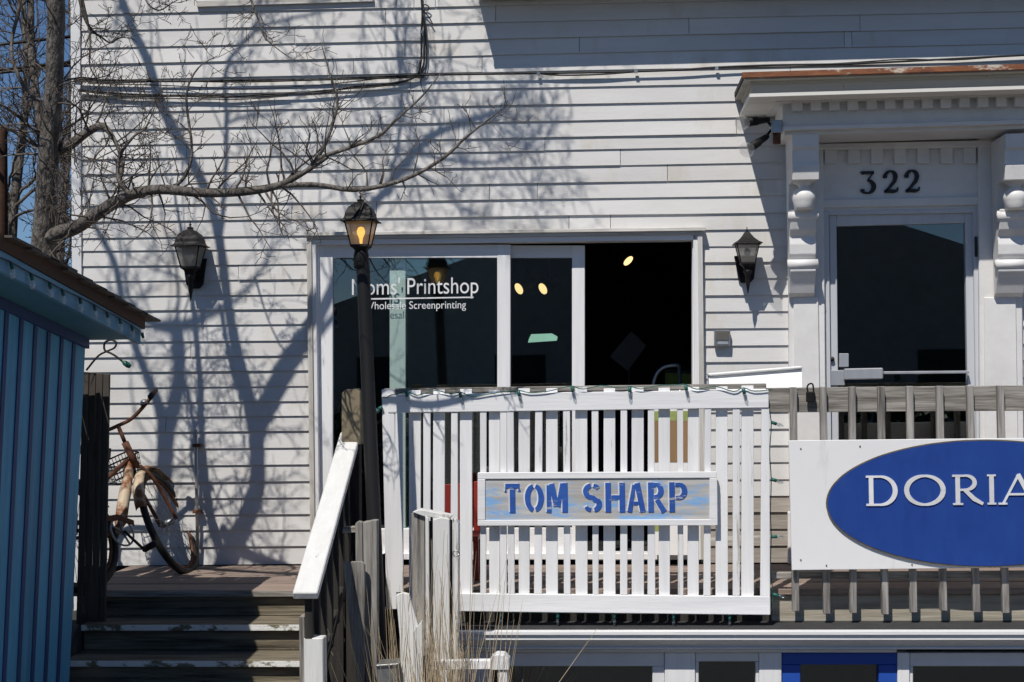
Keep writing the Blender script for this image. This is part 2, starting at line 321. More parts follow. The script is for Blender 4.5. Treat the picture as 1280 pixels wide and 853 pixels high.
# wall behind the boards, with the two openings left free
XA, XB = U(392, 450, 0).x, U(869, 450, 0).x; ZS = U(630, 301, 0).z
DA, DB = U(1031, 450, 0).x, U(1222, 450, 0).x; ZD = U(1126, 259, 0).z
XR = 5.0
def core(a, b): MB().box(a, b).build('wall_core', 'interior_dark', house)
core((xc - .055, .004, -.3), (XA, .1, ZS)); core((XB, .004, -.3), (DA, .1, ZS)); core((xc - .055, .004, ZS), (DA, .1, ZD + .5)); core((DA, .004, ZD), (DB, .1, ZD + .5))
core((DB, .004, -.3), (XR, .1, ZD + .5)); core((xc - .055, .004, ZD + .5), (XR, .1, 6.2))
# interior shell: two dark rooms
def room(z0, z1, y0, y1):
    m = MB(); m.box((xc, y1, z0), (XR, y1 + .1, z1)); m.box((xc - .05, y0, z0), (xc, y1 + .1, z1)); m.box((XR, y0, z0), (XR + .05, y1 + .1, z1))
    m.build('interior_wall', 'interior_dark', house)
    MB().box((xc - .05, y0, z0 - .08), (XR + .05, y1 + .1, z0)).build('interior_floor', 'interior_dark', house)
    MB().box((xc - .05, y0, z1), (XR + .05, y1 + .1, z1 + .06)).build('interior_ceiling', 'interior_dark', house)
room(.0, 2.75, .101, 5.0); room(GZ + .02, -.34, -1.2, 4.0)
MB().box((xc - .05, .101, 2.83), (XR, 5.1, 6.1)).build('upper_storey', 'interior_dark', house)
MB().prism([(xc - .4, -.35, 6.2), (xc - .4, 5.4, 6.2), (xc - .4, 2.5, 7.8)], (XR - xc + .8, 0, 0)).build('roof', 'roof_dark', house)
# upper window sill and the bay that overhangs the wall at the top
def zz(x, y, Y=0): return U(x, y, Y).z
xs0, xs1 = U(245, 2, -.05).x, U(466, 2, -.05).x; zs = zz(355, 4, -.06)
uw = MB().box((xs0, -.04, zs), (xs1, .0, zs + .035)).build('window_sill', 'trim_weathered_h', house)
ww = MB().box((xs0 + .04, -.03, zs + .038), (xs1 - .04, -.002, zs + 1.5)).build('upper_window', 'white_paint', house)
MB().box((xs0 + .12, -.036, zs + .13), (xs1 - .12, -.031, zs + 1.4)).build('pane', 'window_glass', ww)
bx0 = U(598, 2, -.02).x; bz = zz(606, 1, -.02)
bay = MB().box((bx0, -.285, bz), (XR - .2, -.026, bz + 2.2)).build('bay_projection', 'clapboard_paint', house)
for i in range(9): MB().box((bx0 - .012, -.303, bz + .02 + i * .105), (XR - .2, -.286, bz + .118 + i * .105)).build('clapboard', 'clapboard_paint', bay)

# ---------------------------------------------------------------- sliding shop door
sl = part_root('sliding_door_frame', ((XA + XB) / 2, 0, 0), house)
def sp(name, x0, y0, x1, y1, Y, t, mat, parent=None, bevel=.003): return MB().rect(x0, y0, x1, y1, Y, t).build(name, mat, parent or sl, bevel)
# outer moulding, three stepped layers
for Y, o, mt in ((-.062, 0, 'trim_weathered'), (-.05, 5.5, 'white_paint_v')):
    MB().px([(383 + o, 292 + o), (389 + o, 292 + o), (394 + o, 700), (388 + o, 700)], Y, .058 if o == 0 else .05).build('jamb_moulding', mt, sl, .002)
    MB().px([(878 - o, 288 + o), (872 - o, 288 + o), (876 - o, 700), (883 - o, 700)], Y, .058 if o == 0 else .05).build('jamb_moulding', mt, sl, .002)
MB().px([(380, 290.5), (882, 284), (882, 288.5), (380, 295)], -.085, .08).build('head_moulding', 'trim_weathered_h', sl, .002)
MB().px([(384, 295.2), (878, 288.7), (878, 293), (384, 299.5)], -.068, .06).build('head_moulding', 'trim_weathered_h', sl, .002)
MB().px([(394, 299.8), (870, 293.4), (870, 300), (394, 306)], -.05, .14).build('head_frame', 'white_paint_h', sl, .002)
sp('jamb_frame', 394, 305, 398, 690, -.02, .11, 'white_paint_v'); sp('jamb_frame', 865.5, 300, 870, 690, -.02, .11, 'white_paint_v')
sp('track', 394, 692, 870, 700, -.03, .12, 'white_paint_h')
def panel(x0, x1, y0, y1, ls, rs, tr, br, Y, t=.035, dy=0):
    p = part_root('sliding_door_panel', U((x0 + x1) / 2, y1, Y), house)
    sp('stile', x0, y0, x0 + ls, y1, Y, t, 'white_paint_v', p); sp('stile', x1 - rs, y0, x1, y1, Y, t, 'white_paint_v', p)
    MB().px([(x0 + ls, y0), (x1 - rs, y0 + dy), (x1 - rs, y0 + tr + dy), (x0 + ls, y0 + tr)], Y + .002, t - .004).build('rail', 'white_paint_h', p, .002)
    sp('rail', x0 + ls, y1 - br, x1 - rs, y1, Y + .002, t - .004, 'white_paint_h', p)
    MB().rect(x0 + ls - 2, y0 + tr - 2, x1 - rs + 2, y1 - br + 2, Y + t / 2, .004).build('pane', 'window_glass', p)
    return p
p1 = panel(397, 638, 306, 693, 19, 16.5, 16.5, 32, -.002)
p2 = panel(487, 731, 307, 692, 20, 16, 15.5, 32, .05)
# lettering on the fixed pane (front of the glass)
m = MB(); put_text(m, "Moms' Printshop", 440, 598, 369, 20.5, .0125, -2.5); put_text(m, "Wholesale Screenprinting", 455, 582.5, 387, 9.6, .0125, -1.5)
m.px([(463, 373), (592, 371), (592, 372.6), (463, 374.8)], .0125, .0008); m.build('lettering', 'letter_white', p1)
MB().px([(661, 424), (664, 418), (690, 417), (697, 421), (696, 426), (660, 428.5)], .0635, .001).build('tape', 'green_tape', p2)

# ---------------------------------------------------------------- entrance: pilasters, brackets, hood, door
en = house
def ep(name, pts, Y, t, mat='entry_paint', bevel=.004): return MB().px(pts, Y, t).build(name, mat, en, bevel)
for a, b in ((985, 1029), (1223, 1276)):
    ep('pilaster', [(a, 168), (b, 167), (b + 5, 700), (a + 3, 700)], -.065, .062)
    ep('pilaster_face', [(a + 7, 372), (b - 6, 371), (b - 1, 694), (a + 10, 694)], -.08, .014)
ep('plinth', [(985, 640), (1034, 640), (1036, 705), (985, 705)], -.10, .034)
ep('transom_panel', [(1029, 168), (1224, 164), (1224, 262), (1029, 266)], -.02, .022)
ep('head_casing', [(1022, 250), (1229, 246), (1229, 256), (1022, 260)], -.045, .024)
for i in range(7):
    x = 1031 + i * 29; ep('dentil', [(x, 184.5), (x + 15, 184), (x + 15, 204), (x, 204.5)], -.055, .034, bevel=.002)
ep('soffit_board', [(1018, 180), (1250, 175), (1250, 183.5), (1018, 187)], -.075, .054)
# brackets: scrolled profile pushed out from the pilaster, plus a turned ball
def bracket(cx, wpx):
    Y0 = -.081; x0 = U(cx - wpx / 2, 200, -.25).x; x1 = U(cx + wpx / 2, 200, -.25).x
    zf = lambda y, Y: U(cx, y, Y).z
    top, z2, z3, z4, z5, z6, z7 = (zf(168, -.38), zf(226, -.36), zf(262, -.22), zf(296, -.2), zf(328, -.18), zf(348, -.15), zf(372, -.1))
    pr = [(Y0, top), (-.41, top), (-.41, lerp(top, z2, .3)), (-.39, lerp(top, z2, .36)), (-.39, lerp(top, z2, .62)), (-.40, lerp(top, z2, .68)), (-.385, z2), (-.19, z2),
          (-.17, z3), (-.26, z3), (-.255, lerp(z3, z4, .35)), (-.235, lerp(z3, z4, .75)), (-.20, z4), (-.21, lerp(z4, z5, .3)), (-.205, lerp(z4, z5, .7)), (-.165, z5),
          (-.19, lerp(z5, z6, .2)), (-.195, lerp(z5, z6, .55)), (-.165, z6), (-.14, lerp(z6, z7, .4)), (-.12, lerp(z6, z7, .8)), (Y0, z7)]
    b = MB().prism([(x0, y, z) for y, z in pr], (x1 - x0, 0, 0)).build('bracket', 'entry_paint', en, .004)
    for z, yy, rr in ((z5 - .012, -.18, .03), (lerp(z3, z4, .25), -.235, .032)):
        MB().tube([(x0 - .012, yy, z), (x1 + .012, yy, z)], rr, 12).build('scroll', 'entry_paint', b)
    zc = (z2 + z3) / 2; xm = (x0 + x1) / 2; h = (z2 - z3)
    MB().lathe((xm, -.285, z3), [(.05, -.01), (.06, .0), (.062, h * .16), (.07, h * .3), (.073, h * .45), (.066, h * .6), (.045, h * .72), (.03, h * .78), (.034, h * .86), (.058, h * .97), (.064, h * 1.02)], 20).build('turned_ball', 'entry_paint', b)
bracket(1003, 33); bracket(1266, 36)
# hood
YH = -.62
hood = part_root('door_hood', (U(1126, 120, -.3).x, -.3, zz(1126, 120, -.3)), house)
def hp(name, x, Yf, Yb, ya, yb, mat, parent=hood, bevel=.003):
    """one moulding course: left front corner at pixel x on plane Yf, returning to the wall; heights from pixels ya (top), yb (bottom) at that corner"""
    a = U(x, ya, Yf); b = U(x, yb, Yf); tilt = .0035
    x1 = 3.05; L = x1 - a.x
    m = MB(); m.add([(a.x, Yf, b.z), (x1, Yf, b.z + L * tilt), (x1, Yf, a.z + L * tilt), (a.x, Yf, a.z), (a.x, Yb, b.z), (x1, Yb, b.z + L * tilt), (x1, Yb, a.z + L * tilt), (a.x, Yb, a.z)],
          [[0, 1, 2, 3], [4, 7, 6, 5], [0, 4, 5, 1], [3, 2, 6, 7], [0, 3, 7, 4], [1, 5, 6, 2]])
    return m.build(name, mat, house if parent is None else parent)
HX = 931
hp('roof_flashing', HX - 3, YH - .06, YH - .005, 90.5, 97, 'flashing_rust')
hp('roof_sheet', HX - 2, YH - .003, -.026, 91, 97, 'roof_dark')
hp('cornice', HX, YH - .035, -.027, 97.3, 100, 'cornice_stain')
hp('cornice', HX + 7, YH + .02, -.027, 100.3, 106, 'cornice_stain')
hp('cornice', HX + 9, YH + .035, -.027, 106.3, 117, 'cornice_stain')
hp('cornice_lip', HX + 6, YH - .03, -.027, 117.3, 121.5, 'lip_stain')
hp('soffit_block', HX + 38, YH + .12, -.027, 121, 128, 'entry_paint')
hp('frieze', HX + 47, YH + .2, -.027, 128.5, 158, 'entry_paint')
hp('frieze_moulding', HX + 45, YH + .17, -.027, 158.3, 163, 'entry_paint')
hp('bed_board', HX + 50, YH + .215, -.027, 163.3, 169, 'entry_paint')
for i in range(14):
    x = 990 + i * 23.2; a = U(x, 124.5 - (x - 990) * .021, YH + .155); b = U(x + 13.5, 138.5 - (x - 990) * .021, YH + .155)
    MB().box((a.x, YH + .15, b.z), (b.x, YH + .199, a.z)).build('dentil', 'entry_paint', hood, .002)
# house number
def digits():
    o = U(1075, 242.5, -.023); h = zz(1110, 214.5, -.023) - zz(1110, 242.5, -.023); ex = Vector((h, 0, h * .004)); ez = Vector((0, 0, h))
    def three(m, o):
        strip(m, [(.08, .9, .2), (.1, .93, .13), (.62, .93, .13)], o, ex, ez, .012)
        strip(m, [(.60, .95, .05), (.36, .6, .07)], o, ex, ez, .012)
        strip(m, [(.33, .58, .06)] + arc(.33, .30, .27, .28, 85, -95, .21, 14, .07) + [(.16, .05, .1), (.1, .13, .2), (.1, .2, .16)], o, ex, ez, .012)
    def two(m, o):
        strip(m, [(.1, .66, .16), (.1, .75, .2), (.14, .85, .14)] + arc(.34, .72, .22, .25, 140, -20, .19, 12, .07) + [(.5, .5, .17), (.3, .26, .12), (.08, .07, .06)], o, ex, ez, .012)
        strip(m, [(.06, .06, .12), (.25, .09, .16), (.5, .07, .15), (.62, .1, .1), (.66, .24, .05)], o, ex, ez, .012)
    for f, dx in ((three, 0), (two, 1.0), (two, 1.94)):
        m = MB(); f(m, o + ex * dx + Vector((0, -.012, 0))); m.build('house_number', 'number_black', en)
digits()
# glazed aluminium door
dr = part_root('door', (U(1126, 690, .03).x, .03, 0), house)
def dp(name, pts, Y, t, mat='door_frame_paint', bevel=.003): return MB().px(pts, Y, t).build(name, mat, dr, bevel)
dp('door_frame', [(1029, 264), (1036, 264), (1041, 695), (1033, 695)], -.03, .12); dp('door_frame', [(1216, 260), (1223, 260), (1230, 695), (1223, 695)], -.03, .12)
dp('door_frame', [(1036, 264), (1216, 260.5), (1216, 266), (1036, 269)], -.028, .11)
dp('stile', [(1036.5, 269.5), (1045.5, 269.5), (1050, 690), (1041, 690)], -.005, .045); dp('stile', [(1206, 266.5), (1215.5, 266.5), (1222, 690), (1213, 690)], -.005, .045)
dp('rail', [(1045.6, 269), (1206, 266.5), (1206, 279), (1045.6, 283)], -.004, .043); dp('rail', [(1049, 655), (1213, 655), (1213, 690), (1050, 690)], -.004, .043)
dp('pane', [(1043, 280), (1208, 277), (1214, 658), (1047, 658)], .016, .006, 'window_glass', 0)
dp('push_bar', [(1104, 464.5), (1212, 463.5), (1212, 467), (1104, 468)], -.05, .03, 'aluminium'); h_ = dp('push_bar_housing', [(1056, 461), (1104, 460), (1104, 474), (1056, 475)], -.075, .055, 'aluminium', .006)
dp('lock_plate', [(1049, 442), (1061, 442), (1061, 459), (1049, 459)], -.02, .014, 'aluminium'); dp('lock_plate', [(1038, 463), (1056, 463), (1056, 482), (1038, 482)], -.02, .014, 'aluminium')
MB().tube([U(1040, 449, -.006), U(1040, 449, -.024)], .015, 14).build('lock_cylinder', 'number_black', dr)
dp('hinge', [(1218.5, 296), (1221.5, 296), (1222, 321), (1219, 321)], -.042, .011, 'number_black', .001)

# ---------------------------------------------------------------- lower storey under the deck
YLW = -1.3
def lp(name, x0, y0, x1, y1, Y, t, mat, bevel=.003, parent=house): return MB().rect(x0, y0, x1, y1, Y, t).build(name, mat, parent, bevel)
zgb = 1260                                        # pixel row well below the picture, near the ground
lp('lower_header', 560, 812, 1121, 816, YLW - .004, .08, 'white_paint_h')
for a, b in ((540, 600), (831, 869), (949, 977), (1122, 1137), (1420, 1600)): lp('lower_pier', a, 816.3, b, zgb, YLW, .1, 'white_paint_v')
def lower_window(a, b, fr, top, mat):
    wd = lp('lower_window', a, 816.3, b, top, YLW + .012, .06, mat)
    lp('frame_side', a, top + .3, a + fr, 1120, YLW + .012, .06, mat, parent=wd); lp('frame_side', b - fr, top + .3, b, 1120, YLW + .012, .06, mat, parent=wd)
    lp('sill', a, 1120.5, b, 1140, YLW - .02, .1, mat, parent=wd)
    lp('pane', a + fr - 1, top - 1, b - fr + 1, 1121, YLW + .05, .005, 'window_glass', 0, parent=wd); lp('wall_below', a, 1141, b, zgb, YLW, .1, 'white_paint_h', parent=wd)
lower_window(600.4, 830.6, 15, 833, 'white_paint'); lower_window(869.4, 948.6, 4, 827, 'white_paint'); lower_window(1137.4, 1419, 4, 833, 'white_paint')
lower_window(977.5, 1121.5, 23, 831, 'blue_frame')
zt, zb_ = zz(900, 790, -1.42), zz(900, 812, -1.36)
gx0, gx1 = U(566, 800, -1.4).x, 3.6
hh = zt - zb_
gut = MB().prism([(gx0, y, z) for y, z in ((-1.302, zt - .01), (-1.302, zb_), (-1.345, zb_), (-1.352, zb_ + hh * .12), (-1.36, zb_ + hh * .2), (-1.385, zb_ + hh * .36), (-1.40, zb_ + hh * .52), (-1.412, zb_ + hh * .58), (-1.412, zb_ + hh * .8), (-1.425, zb_ + hh * .86), (-1.425, zt), (-1.41, zt), (-1.405, zt - .012))], (gx1 - gx0, 0, 0)).build('gutter', 'white_paint_h', house)
lp('drip_trim', 566, 809.5, 1500, 812, -1.365, .055, 'white_paint_h')
MB().box((gx0, -1.3, zt - .03), (gx1, -.02, zt - .005)).build('lower_roof', 'roof_dark', house)
# ================================================================ DECK, STAIRS, RAILINGS
YD = -1.06
deck = thing('timber_deck', (0, -.5, -.2), 'narrow weathered timber deck along the house wall above the lower shop windows', 'deck')
n = 8; x0d, x1d = -3.05, 3.9
for i in range(n):
    ya = YD - .025 + i * (1.045 / n); cut = rnd.uniform(-1.2, 1.2) if i % 2 else rnd.uniform(.4, 2.2)
    for a, b in ((x0d, cut - .002), (cut + .002, x1d)):
        MB().box((a, ya, -.032), (b, ya + 1.045 / n - .006, rnd.uniform(-.002, .002))).build('plank', 'deck_wood', deck, .003)
xrs = [U(391, 740, YD).x + .05, -.3, U(964, 750, YD).x, 2.3, 3.9]
for a, b in zip(xrs, xrs[1:]): MB().box((a, YD, -.215), (b - .004, YD + .04, -.036)).build('rim_board', 'pale_wood_h' if a > .7 else 'shade_black_wood', deck, .004)  # left segments coloured near-black to stand for the shade there
for x in (-2.9, -1.0, 1.0, 3.0): MB().box((x, -.9, GZ + .02), (x + .1, -.8, -.034)).build('post', 'gray_wood_v', deck) if x < -2 else None
# stairs
RS, GO = -GZ / 12, .25
sx0, sx1 = -2.64, U(390, 800, -1.4).x
st = thing('stairs', ((sx0 + sx1) / 2, -2.4, GZ), 'dark worn wooden stairs with peeling white nosings beside the blue shed', 'stairs')
for i in range(12):
    zt_ = -i * RS; yf = YD - i * GO; sx0 = -2.88 if i < 3 else -2.64
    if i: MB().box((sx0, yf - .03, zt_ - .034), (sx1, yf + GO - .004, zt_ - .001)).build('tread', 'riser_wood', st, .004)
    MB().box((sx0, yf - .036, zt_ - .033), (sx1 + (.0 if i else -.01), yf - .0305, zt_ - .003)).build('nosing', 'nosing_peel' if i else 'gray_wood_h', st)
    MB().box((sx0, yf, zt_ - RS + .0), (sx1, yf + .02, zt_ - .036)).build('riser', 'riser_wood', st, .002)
for x in (-2.93, sx1 + .002):
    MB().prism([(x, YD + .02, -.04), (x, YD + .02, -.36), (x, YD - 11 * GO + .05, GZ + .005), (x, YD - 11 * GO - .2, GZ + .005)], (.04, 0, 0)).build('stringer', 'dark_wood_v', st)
# handrail board: rises along the stair, seen from the front
XH = U(438, 539, -1.22).x; ht = U(438, 540, -1.22); hb = UX(381, 741, XH); dv = (ht - hb).normalized(); nv = Vector((0, -dv.z, dv.y))
a, b = hb, ht; wx = Vector((.058, 0, 0))
MB().prism([a - wx, a + wx, b + wx * .95, b - wx * .95], -nv * .04 if nv.z > 0 else nv * .04).build('handrail', 'handrail_paint', st, .005)
def post(name, pts, Y, t, mat, par, bevel=.004): return MB().px(pts, Y, t).build(name, mat, par, bevel)
pm('olive_post', (.30, .25, .17), (.17, .14, .09), 8, V, .85, .5, 26)
post('newel_post', [(427, 493), (431, 487), (446, 486), (450, 490), (451, 556), (427, 556)], -1.31, .09, 'olive_post', st)
post('newel_post', [(430, 556.5), (449, 556.5), (453, 1100), (431, 1100)], -1.30, .08, 'shade_black_wood', st)  # lower newel: shade below the handrail is put into its colour
yl = hb.y + .22
bl = UX(399, 803, XH - .045); br_ = UX(425, 803, XH + .075)
MB().box((XH - .02, hb.y + .06, GZ), (XH + .07, hb.y + .15, hb.z - .22)).build('newel_post', 'peel_white_v', st, .004)
MB().box((XH - .055, hb.y + .12, GZ), (XH - .03, hb.y + .2, hb.z - .13)).build('newel_trim', 'gray_wood_v', st, .003)
for i in range(7):
    t = (i + .5) / 7.5; p = hb.lerp(ht, t)
    MB().box((XH - .015, p.y - .02, p.z - .68), (XH + .02, p.y + .02, p.z - .045)).build('baluster', 'shade_black_wood', st, .003)  # near-black colour stands for the shadowed zone beside the handrail
for k in (.62,): MB().tube([hb - Vector((0, 0, k)), ht - Vector((0, 0, k))], .03, 4).build('lower_rail', 'shade_black_wood', st)

# weathered balustrade
bal = thing('balustrade', (1.6, -1.12, -.2), 'weathered grey wooden balustrade behind the white sign with a blue oval', 'balustrade')
MB().px([(958, 485), (1500, 480), (1500, 512), (958, 516)], -1.12, .036).build('top_rail', 'gray_wood_h', bal, .003)
bt = [992, 1029, 1065.6, 1101.6, 1137.6, 1175, 1212.7, 1251, 1289, 1327, 1365]; bb = [995, 1034, 1067, 1107, 1142.5, 1180, 1221.7, 1258, 1295, 1334, 1371]
for a, b in zip(bt, bb):
    e = 766 + rnd.uniform(-2, 3)
    MB().px([(a - 4.3, 484 - (a - 992) * .008), (a + 4.3, 484 - (a - 992) * .008), (b + 4.3, e), (b - 4.3, e)], -1.161, .038).build('baluster', 'gray_wood_v', bal, .003)
MB().px([(962, 716), (1500, 713), (1500, 722), (962, 724)], -1.115, .036).build('bottom_rail', 'gray_wood_h', bal, .003)

# white picket panel
fe = thing('picket_panel', U(720, 768, -1.2), 'white painted railing panel of alternating wide and narrow slats', 'railing')
YF = -1.245
MB().px([(485, 493.5), (961, 487), (961, 510), (485, 516.5)], YF, .03).build('top_rail', 'white_paint_h', fe, .003)
MB().px([(574, 742), (963, 746), (963, 769), (574, 764.5)], YF, .03).build('bottom_rail', 'white_paint_h', fe, .003)
def yt(x): return 516.8 - (x - 485) * .0137
def yb(x): return 741.6 + (x - 574) * .0103
wide = [(511, 526), (541.5, 556), (575, 590), (611, 625), (648, 662.5), (682.6, 697), (719, 734), (754.6, 769), (789.6, 804.6), (823, 837.6), (860, 874), (895, 909.5), (927, 942)]
narrow = [(494, 503), (529, 538), (564, 572), (600, 608), (625.4, 633.5), (634.2, 642), (669, 678), (704, 712.5), (739.6, 748), (775.8, 784), (810, 818), (846.5, 854), (881, 889), (916, 925), (952, 961.6)]
for a, b in wide:
    j = rnd.uniform(-1, 1)
    MB().px([(a, yt(a) - 28 + j), (b, yt(b) - 28 + j), (b + rnd.uniform(-.6, .8), yb(b) + 19), (a + rnd.uniform(-.6, .8), yb(a) + 19)], YF + .0305, .019).build('wide_slat', 'white_paint_v', fe, .002)
for a, b in narrow:
    MB().px([(a, yt(a)), (b, yt(b)), (b + rnd.uniform(-1.6, 1.4), yb(b)), (a + rnd.uniform(-1.6, 1.4), yb(a))], YF + .003 + rnd.uniform(0, .004), .022).build('narrow_slat', 'white_paint_v', fe, .002)
MB().px([(477, 487), (486, 486.5), (493, 487), (496, 762), (483, 762)], YF + .004, .035).build('end_board', 'white_paint_v', fe, .003)
MB().px([(480, 486), (958, 479.5), (958, 486), (480, 493)], YF + .055, .09).build('rear_rail', 'gray_wood_h', fe, .003)
# ================================================================ SIGNS
ts = thing('name_sign', U(747, 657, -1.26), 'weathered plank sign reading TOM SHARP in blue stencil letters', 'sign')
YT = -1.272
MB().px([(604, 598), (889, 597), (890, 651), (604, 651)], YT + .008, .016).build('board', 'sign_board_wood', ts)
for q in ([(597, 591), (896, 590), (896, 597.5), (597, 599)], [(597, 650.5), (897, 649.5), (897, 657), (597, 657.5)], [(597, 599.2), (606.5, 599.2), (606.5, 650.3), (597, 650.3)], [(887, 597.8), (896.5, 597.8), (897, 649.3), (887, 649.3)]):
    MB().px(q, YT, .028).build('frame', 'white_paint_h', ts, .002)
def stencil():
    h = U(700, 604, YT).z - U(700, 641, YT).z; y0 = YT + .0045
    G = {}
    wd = .235; st_ = lambda x: [(x, 0, wd), (x, 1, wd)]
    def A(l): return l
    G['T'] = [[(0, .91, .2), (.80, .91, .2)], [(.40, 0, wd), (.40, .80, wd)], [(.02, .8, .05), (.02, .7, .1)], [(.78, .82, .05), (.80, .72, .12)]]
    G['O'] = [arc(.44, .5, .33, .4, 97, 263, wd, 16, .17), arc(.48, .5, .33, .4, 83, -83, wd, 16, .17)]
    G['M'] = [[(.1, 0, .2), (.1, .93, .2)], [(.24, .98, .22), (.47, .22, .24)], [(.78, .98, .19), (.56, .2, .19)], [(.9, 0, wd), (.9, 1, wd)]]
    G['S'] = [arc(.40, .71, .29, .2, 30, 82, .17, 5, .17), arc(.36, .71, .27, .2, 98, 240, wd, 12, .17) + [(.40, .50, .2), (.52, .42, .22)] + arc(.42, .28, .27, .2, 25, -80, wd, 10, .17), arc(.36, .28, .29, .2, 262, 205, .17, 5, .17)]
    G['H'] = [st_(.12), st_(.72), [(.25, .5, .19), (.60, .5, .19)]]
    G['A'] = [[(.06, 0, .2), (.34, .92, .16)], [(.86, 0, wd), (.52, .98, wd)], [(.30, .3, .15), (.62, .3, .15)]]
    G['R'] = [st_(.12), [(.27, .92, .17)] + [(.4, .92, .17)] + arc(.42, .72, .22, .2, 85, -85, wd, 10, .17) + [(.28, .5, .17)], [(.42, .42, .2), (.80, 0, .24)]]
    G['P'] = [st_(.12), [(.27, .92, .17)] + [(.42, .92, .17)] + arc(.44, .70, .24, .22, 85, -85, wd, 10, .17) + [(.28, .48, .17)]]
    xs = dict(T=(632, 652), O=(657, 679), M=(684, 709), S=(730, 752), H=(757, 781), A=(786, 806), R=(811, 833), P=(837, 859))
    for ch, (a, b) in xs.items():
        o = U(a, 641.5 - (a - 632) * .006, y0); W_ = U(b, 640, y0).x - o.x
        mx_ = max(p[0] for L in G[ch] for p in L) + .1
        m = MB(); mw = MB(); exv = Vector((W_ / mx_, 0, 0)); ez = Vector((0, 0, h))
        for k, L in enumerate(G[ch]):
            sc = h / (W_ / mx_)
            LL = [(x * W_ / mx_, z * h, w_ * (h * .80)) for x, z, w_ in L]
            strip(m, LL, o + Vector((0, k * .0002, 0)), Vector((1, 0, 0)), Vector((0, 0, 1)), .003)
            strip(mw, [(x - .007, z + .004, w_) for x, z, w_ in LL], o + Vector((0, .0013 + k * .0002, 0)), Vector((1, 0, 0)), Vector((0, 0, 1)), .0022)
        m.build('letter', 'letter_blue', ts); mw.build('letter_outline', 'letter_white', ts)
stencil()
ds = thing('oval_sign', U(1200, 712, -1.2), 'white board sign with blue oval reading DORIA in white serif letters', 'sign')
YO = -1.21
MB().px([(986, 551), (1440, 546), (1440, 708), (990, 713)], YO, .02).build('board', 'sign_white', ds, .002)
def ell(rx, rz, cx=1232, cy=629.5): return [(cx + rx * math.cos(2 * math.pi * i / 96), cy - rz * math.sin(2 * math.pi * i / 96)) for i in range(96)]
MB().px(ell(199.3, 79.8), YO - .013, .0125).build('oval_edge', 'oval_edge', ds); MB().px(ell(197.6, 78.2), YO - .015, .006).build('oval', 'sign_blue', ds)
for x, y in ((1001, 561), (1001, 700), (1033, 707), (1140, 706), (1075, 558), (1250, 706), (1180, 553)): MB().tube([U(x, y, YO - .001), U(x, y, YO - .004)], .004, 8).build('screw', 'rust', ds)
def serif():
    y0 = YO - .021; h = U(1150, 594.5, y0).z - U(1150, 632, y0).z; one = U(1101, 600, y0).x - U(1100, 600, y0).x
    def ser(x, z, l=.26): return [(x - l / 2, z, .06), (x + l / 2, z, .06)]
    def put(ch, a, b, L, base):
        o = U(a, base, y0); W_ = (b - a) * one; m = MB()
        for k, l_ in enumerate(L): strip(m, [(x * W_, z * h, w_ * h) for x, z, w_ in l_], o + Vector((0, -k * .0004, 0)), Vector((1, 0, 0)), Vector((0, 0, 1)), .008)
        m.build('letter', 'letter_white', ds)
    put('D', 1083, 1123, [[(.16, .0, .15), (.16, 1, .15)], [(.0, .97, .07), (.4, .97, .07)] + arc(.45, .5, .46, .47, 88, -88, .16, 18, .07) + [(.4, .03, .07), (.0, .03, .07)]], 632.5)
    put('O', 1130, 1183, [arc(.5, .5, .43, .48, 0, 360, .165, 36, .075)], 632)
    put('R', 1191, 1228, [[(.18, .0, .15), (.18, 1, .15)], [(.0, .97, .07), (.4, .97, .07)] + arc(.45, .74, .3, .235, 88, -88, .14, 12, .07) + [(.25, .5, .07)], [(.42, .5, .13), (.72, .2, .15), (1.02, .03, .1)], ser(.18, .03, .34)], 631.5)
    put('I', 1234, 1246, [[(.5, .0, .15), (.5, 1, .15)], ser(.5, .97, .9), ser(.5, .03, .9)], 631)
    put('A', 1250, 1296, [[(.08, .0, .07), (.52, 1.0, .08)], [(.5, 1.0, .15), (.92, .0, .16)], [(.25, .34, .07), (.75, .34, .07)], ser(.08, .03, .24), ser(.92, .03, .28)], 631)
serif()
# ================================================================ BLUE SHED
ZS0 = 1.40
sc_ = U(107, 424, -1.75); XS = sc_.x; XE = XS + .27; sl_ = math.tan(R(8.5)); LEAN = .055
shed = thing('blue_shed', (XS - 1, -2.5, GZ), 'small blue board and batten shed with a shingled lean-to roof', 'shed')
def zso(y): return sc_.z + (-1.75 - y) * sl_                # soffit height along the wall
YS0, YS1, XW = -1.75, -3.25, XS - 1.6
def wx_(z): return XS - LEAN * (sc_.z - z)
N = 9; bw = .165
for i in range(N):
    a = YS0 - i * bw; b = a - bw + .004
    m = MB(); m.add([(wx_(GZ), a, GZ), (wx_(GZ), b, GZ), (wx_(zso(b)), b, zso(b)), (wx_(zso(a)), a, zso(a)), (wx_(GZ) - .025, a, GZ), (wx_(GZ) - .025, b, GZ), (wx_(zso(b)) - .025, b, zso(b)), (wx_(zso(a)) - .025, a, zso(a))],
          [[0, 1, 2, 3], [7, 6, 5, 4], [0, 4, 5, 1], [1, 5, 6, 2], [2, 6, 7, 3], [3, 7, 4, 0]]).build('wall_board', 'blue_boards', shed)
    if i:
        c = a; t = .018
        MB().prism([(wx_(GZ), c - .019, GZ), (wx_(GZ), c + .019, GZ), (wx_(zso(c)), c + .019, zso(c) - .03), (wx_(zso(c)), c - .019, zso(c) - .03)], (.005, 0, 0)).build('batten', 'blue_batten', shed)
MB().box((XW, YS0 - .03, GZ), (wx_(GZ) - .03, YS0 - .001, sc_.z - .02)).build('back_wall', 'blue_boards', shed)
